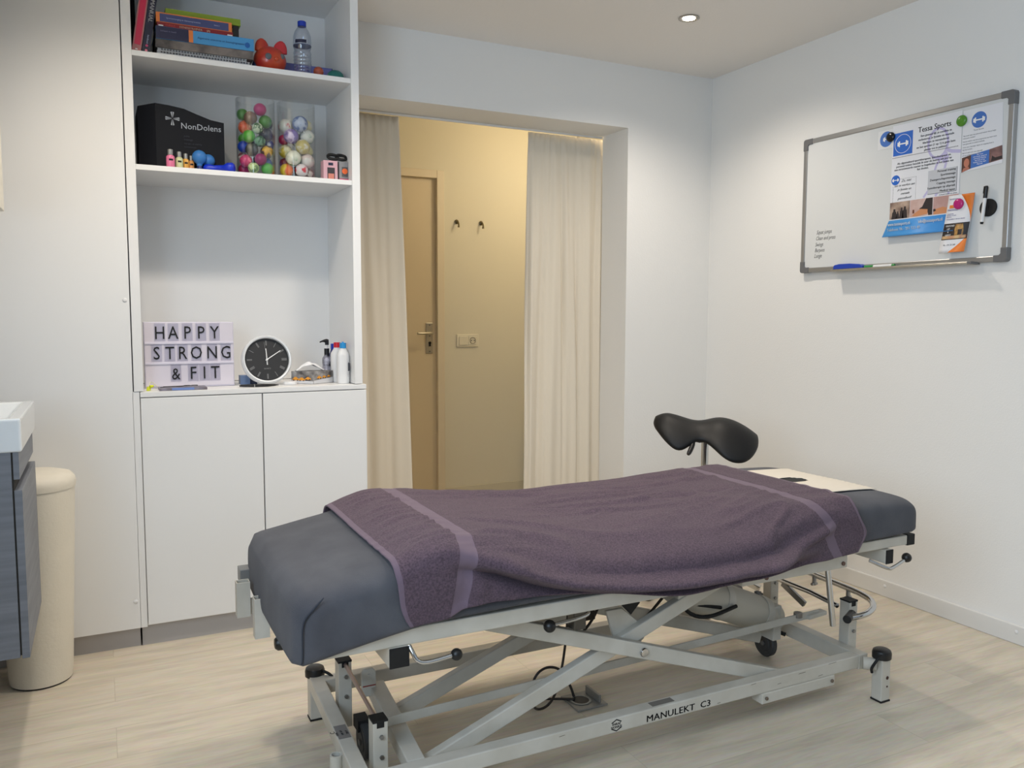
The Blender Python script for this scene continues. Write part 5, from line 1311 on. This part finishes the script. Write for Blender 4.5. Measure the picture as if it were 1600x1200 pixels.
for i in range(NX+1):
    s = i/NX; row = []
    for j in range(NQ+1):
        q = j/NQ
        xl, xr = edgeL(q), edgeR(q)
        c1 = .722-.030*max(0, (q-.60)/.40)-.004*q; c2 = 1.802+.020*G(q, .82, .10)+.052*max(0, (q-.86)/.14)-.018*G(q, .62, .14)
        x = xmap(s, xl, xr, c1, c2)
        p, n, k, t_ = side_pt(x, q)
        z = p.z; d = 0.0; yy = p.y
        if q > .70:   # near side: the long hanging fold
            wq = min(1, (q-.70)/.08)
            zr = catmull(ZRX, ZRZ, x); dz = z-zr
            fade = max(0, min(1, (x-.66)/.14))*max(0, min(1, (1.80-x)/.25))
            d += fade*wq*(.050*G(dz, .012, .016) + .016*G(dz, .05, .035) - .022*G(dz, -.018, .011) + .010*G(dz, -.055, .02))
            d += .030*fade*wq*max(0, min(1, (zr+.03-z)/.05))*0
            # belly of the cloth away from the cushion in the middle
            d += .022*wq*G(x, 1.35, .30)*min(1, max(0, (topz(x)-z)/.10))
            # ridge from the lower middle up to the right band
            zl = .470+(x-1.40)*.235; d += .018*wq*G(z, zl-.004, .013)*max(0, min(1, (x-1.42)/.08))*max(0, min(1, (1.86-x)/.06))
            d -= .006*wq*G(z, zl+.028, .018)*max(0, min(1, (x-1.42)/.08))*max(0, min(1, (1.80-x)/.08))
            # ripples left of the fold
            d += .006*wq*G(x, .735, .022)*G(z, .56, .06) - .005*wq*G(x, .70, .02)*G(z, .54, .05)
            d += .004*wq*noise.noise(Vector((x*9, z*14, 4.0)))
            d += .003*wq*max(0, min(1, (x-1.86)/.05))*sin((z*2.2+x)*34)*.7
        # wrinkles on the flat top
        if .12 < q:
            wt = min(1, (q-.12)/.1)*(1 if q < .8 else max(0, 1-(q-.8)/.15))
            nn = noise.noise(Vector((x*3.2+yy*1.2, yy*15-x*2.2, 2.2)))
            nn2 = noise.noise(Vector((x*2.0-3*yy*.3, yy*8+x*1.5, 9.1)))
            ridge = max(0, 1-abs(nn)*3.2)**2
            ridge2 = max(0, 1-abs(nn2)*4.2)**2
            inner = max(0, min(1, (x-.74)/.06))*max(0, min(1, (1.80-x)/.06))
            d += wt*(.0105*ridge*(.35+.65*inner)*(.5+.5*sin(x*5+yy*7)) + .0110*ridge2*inner*(.5+.5*sin(x*4-yy*9+1)))
            # short pleats crossing the foot-end border
            pl_ = max(0, min(1, (.735-x)/.04))*max(0, min(1, (x-.57)/.05))
            d += wt*pl_*.0065*max(0, noise.noise(Vector((x*7, yy*42, 3))))*2
            # folds springing from the far head corner
            ux, uy = x-1.86, yy-2.27; rr = math.hypot(ux, uy); an = math.atan2(uy, ux)
            d += wt*inner*.0105*max(0, sin(an*15))**2*math.exp(-rr/.28)*min(1, rr/.05)
            # folds by the near head corner
            hc = max(0, min(1, (x-1.80)/.05))
            d += wt*hc*.004*max(0, sin(yy*70+x*25))*G(yy, 1.74, .12)
        d += .0012*noise.noise(Vector((x*20, q*30, 0)))
        # band lies a touch lower
        bl0, bl1 = .664+.045*(1-max(0, (q-.55)/.45))*1.0, .0
        h1, h2 = .021, .019
        inb = abs(x-c1) < h1 or abs(x-c2) < h2
        if inb: d -= .0012
        d += .003*max(0, min(1, (x-1.86)/.03))
        if s < .006: d -= .001
        P = p+n*d
        if q > .93: P.y += .004*sin(x*23)*((q-.93)/.07)
        row.append(P)
    rows.append(row)
b = MB(); V = b.grid(rows)
b.bm.verts.ensure_lookup_table()
for f in b.bm.faces: f.material_index = 0
b.bm.faces.ensure_lookup_table()
idx = 0
for i in range(NX):
    for j in range(NQ):
        f = b.bm.faces[idx]; idx += 1
        q = (j+.5)/NQ; s = (i+.5)/NX; xl, xr = edgeL(q), edgeR(q)
        c1 = .722-.030*max(0, (q-.60)/.40)-.004*q; c2 = 1.802+.020*G(q, .82, .10)+.052*max(0, (q-.86)/.14)-.018*G(q, .62, .14)
        if SK[1] < s < SK[2] or SK[3] < s < SK[4] or s < .010 or s > .992: f.material_index = 1
o = b.build('towel', [TOW, BAND], None, True, angle=0)
md2 = o.modifiers.new('thickness', 'SOLIDIFY'); md2.thickness = .0045; md2.offset = 1
tag(o, 'large mauve terry towel draped over the treatment couch', 'towel')

# ------------------------------------------------------------------ saddle stool behind the couch
st = thing('saddle_stool', 'black saddle stool on a chrome column behind the head of the couch', 'stool', (2.185, 2.62, 0))
SP = Vector((2.185, 2.62, 0)); LEATH = mat('black_leather', rgb(14, 14, 15), .5, bump=.15, bscale=500, spec=.35)
SYAW = math.radians(-36)
SX_, SY_ = Vector((cos(SYAW), sin(SYAW), 0)), Vector((-sin(SYAW), cos(SYAW), 0))
def seat_w(u): return (.146+.030*u-.050*math.exp(-((u+.10)/.30)**2))*(max(0, 1-abs(u)**3.2))**.5
def seat_z(u, v):
    k = 5.6+6.5*max(0, -u-.2)
    return .016*max(0, -u)**2 - .022*math.exp(-((u+.15)/.35)**2) - .100*max(0, u-.12)**2 - .26*max(0, -u-.66)**2 - k*v*v*(1 if v < 0 else .8)
b = MB(); rows = []; NU, NA = 46, 44
for i in range(NU+1):
    u = -cos(PI*i/NU); wv = max(seat_w(max(-.9995, min(.9995, u))), .0008); row = []
    for a in range(NA):
        al = 2*PI*a/NA; v = wv*cos(al); th = .022*min(1, wv/.04)*math.copysign(abs(sin(al))**.7, sin(al))
        sl = -2*3.4*v; nrm = (SY_*(-sl)+Vector((0, 0, 1))).normalized()
        row.append(SP+SX_*(u*.208)+SY_*v+Vector((0, 0, .735+seat_z(u, v)))+nrm*th)
    rows.append(row)
V = b.grid(rows, True); b._f(V[0][::-1]); b._f(V[-1])
b.build('seat', LEATH, st, True, angle=0)
MB().cyl((SP.x, SP.y, .36), (SP.x, SP.y, .67), .0145, n=24).build('gas_column', CHROME, st, True)
MB().cyl((SP.x, SP.y, .16), (SP.x, SP.y, .38), .024, n=24).build('column_sleeve', mat('sleeve_chrome', rgb(170, 170, 172), .2, 1), st, True)
MB().box(SP.x-.07, SP.x+.07, SP.y-.05, SP.y+.05, .655, .672).build('seat_plate', BLACKM, st, bevel=.004)
h0 = SP+Vector((-.075, -.03, .668))
hl = MB().tube([h0+Vector((.05, 0, 0)), h0, h0+Vector((-.018, -.008, -.008))], .004, 8).build('lever_rod', BLACKP, st, True)
MB().tube([h0+Vector((-.012, -.006, -.006)), h0+Vector((-.03, -.02, -.022)), h0+Vector((-.055, -.035, -.042)), h0+Vector((-.066, -.040, -.050))], [.006, .0095, .0095, .0065], 12, 1).build('lever_grip', BLACKP, st, True)
for i in range(5):
    a = 2*PI*i/5+.3; e = SP+Vector((.235*cos(a), .235*sin(a), .075))
    lg = MB().bar(SP+Vector((.02*cos(a), .02*sin(a), .145)), e+Vector((0, 0, .0)), .03, .022).build('base_leg', CHROME, st, bevel=.004)
    sub(MB().cyl(e+Vector((0, 0, -.012)), e+Vector((0, 0, -.04)), .005, n=10).build('castor_stem', GREYP), lg)
    sub(MB().cyl(e+Vector((-.012, 0, -.0475)), e+Vector((.012, 0, -.0475)), .0275, n=24).build('castor', BLACKM, None, True), lg)
MB().cyl(SP+Vector((0, 0, .12)), SP+Vector((0, 0, .17)), .035, n=24).build('base_hub', CHROME, st, True)

# ------------------------------------------------------------------ floor socket and cables
t = thing('floor_socket', 'square metal floor box with an open lid under the couch', 'floor socket', (1.30, 2.12, 0))
FSm = mat('floor_box_alu', rgb(150, 148, 142), .4, .4)
fs = Matrix.Translation((1.265, 2.045, 0))
MB().box(-.052, .052, -.052, .052, 0, .006, fs).build('frame', FSm, t, bevel=.002)
b = MB(); b.lathe([(.030, .0062), (.032, .0085), (.026, .0088), (.026, .0065)], fs @ Vector((-.012, 0, 0)), n=28); b.build('socket_ring', mat('socket_cream', rgb(176, 172, 160), .5), t, True)
MB().cyl(fs @ Vector((-.012, 0, .0062)), fs @ Vector((-.012, 0, .0075)), .0255, n=28).build('socket_insert', mat('socket_dark', rgb(70, 66, 60), .6), t)
MB().box(.028, .036, -.040, .040, .006, .030, fs).build('lid', FSm, t, bevel=.002)
CB = mat('dark_cable', rgb(42, 36, 32), .5)
MB().tube([(1.175, 1.985, .435), (1.175, 1.99, .30), (1.165, 2.0, .15), (1.14, 2.01, .04), (1.10, 2.04, .006), (1.12, 2.12, .006), (1.20, 2.08, .007), (1.235, 2.05, .012)], .0038, 10, 3).tube([(1.105, 2.10, .0045), (1.116, 2.10, .06), (1.135, 2.10, .095), (1.172, 2.10, .106), (1.215, 2.10, .090), (1.240, 2.085, .04), (1.245, 2.07, .0085)], .0040, 10, 3).build('cable', CB, couch, True)
MB().tube([(1.155, 1.885, .345), (1.12, 1.90, .300), (1.13, 1.92, .265), (1.18, 1.93, .262), (1.22, 1.93, .30), (1.235, 1.92, .345)], .0040, 10, 3).build('cable', CB, couch, True)
MB().tube([(1.165, 1.99, .425), (1.20, 1.98, .36), (1.245, 1.97, .30)], .0042, 10, 2).tube([(1.52, 2.0, .30), (1.44, 2.0, .23), (1.40, 2.0, .18)], .0045, 10, 2).build('cable', CB, couch, True)
MB().tube([(1.50, 1.90, .315), (1.54, 1.885, .272), (1.60, 1.88, .262), (1.66, 1.885, .268), (1.72, 1.90, .27)], .0060, 10, 2).tube([(1.52, 1.91, .308), (1.58, 1.90, .296), (1.66, 1.90, .275)], .0055, 10, 2).build('cable', BLACKM, couch, True)
MB().tube([(1.86, 2.02, .11), (1.90, 2.05, .125), (1.97, 2.03, .115), (2.01, 1.98, .10)], .0065, 10, 2).build('cable', BLACKM, couch, True)
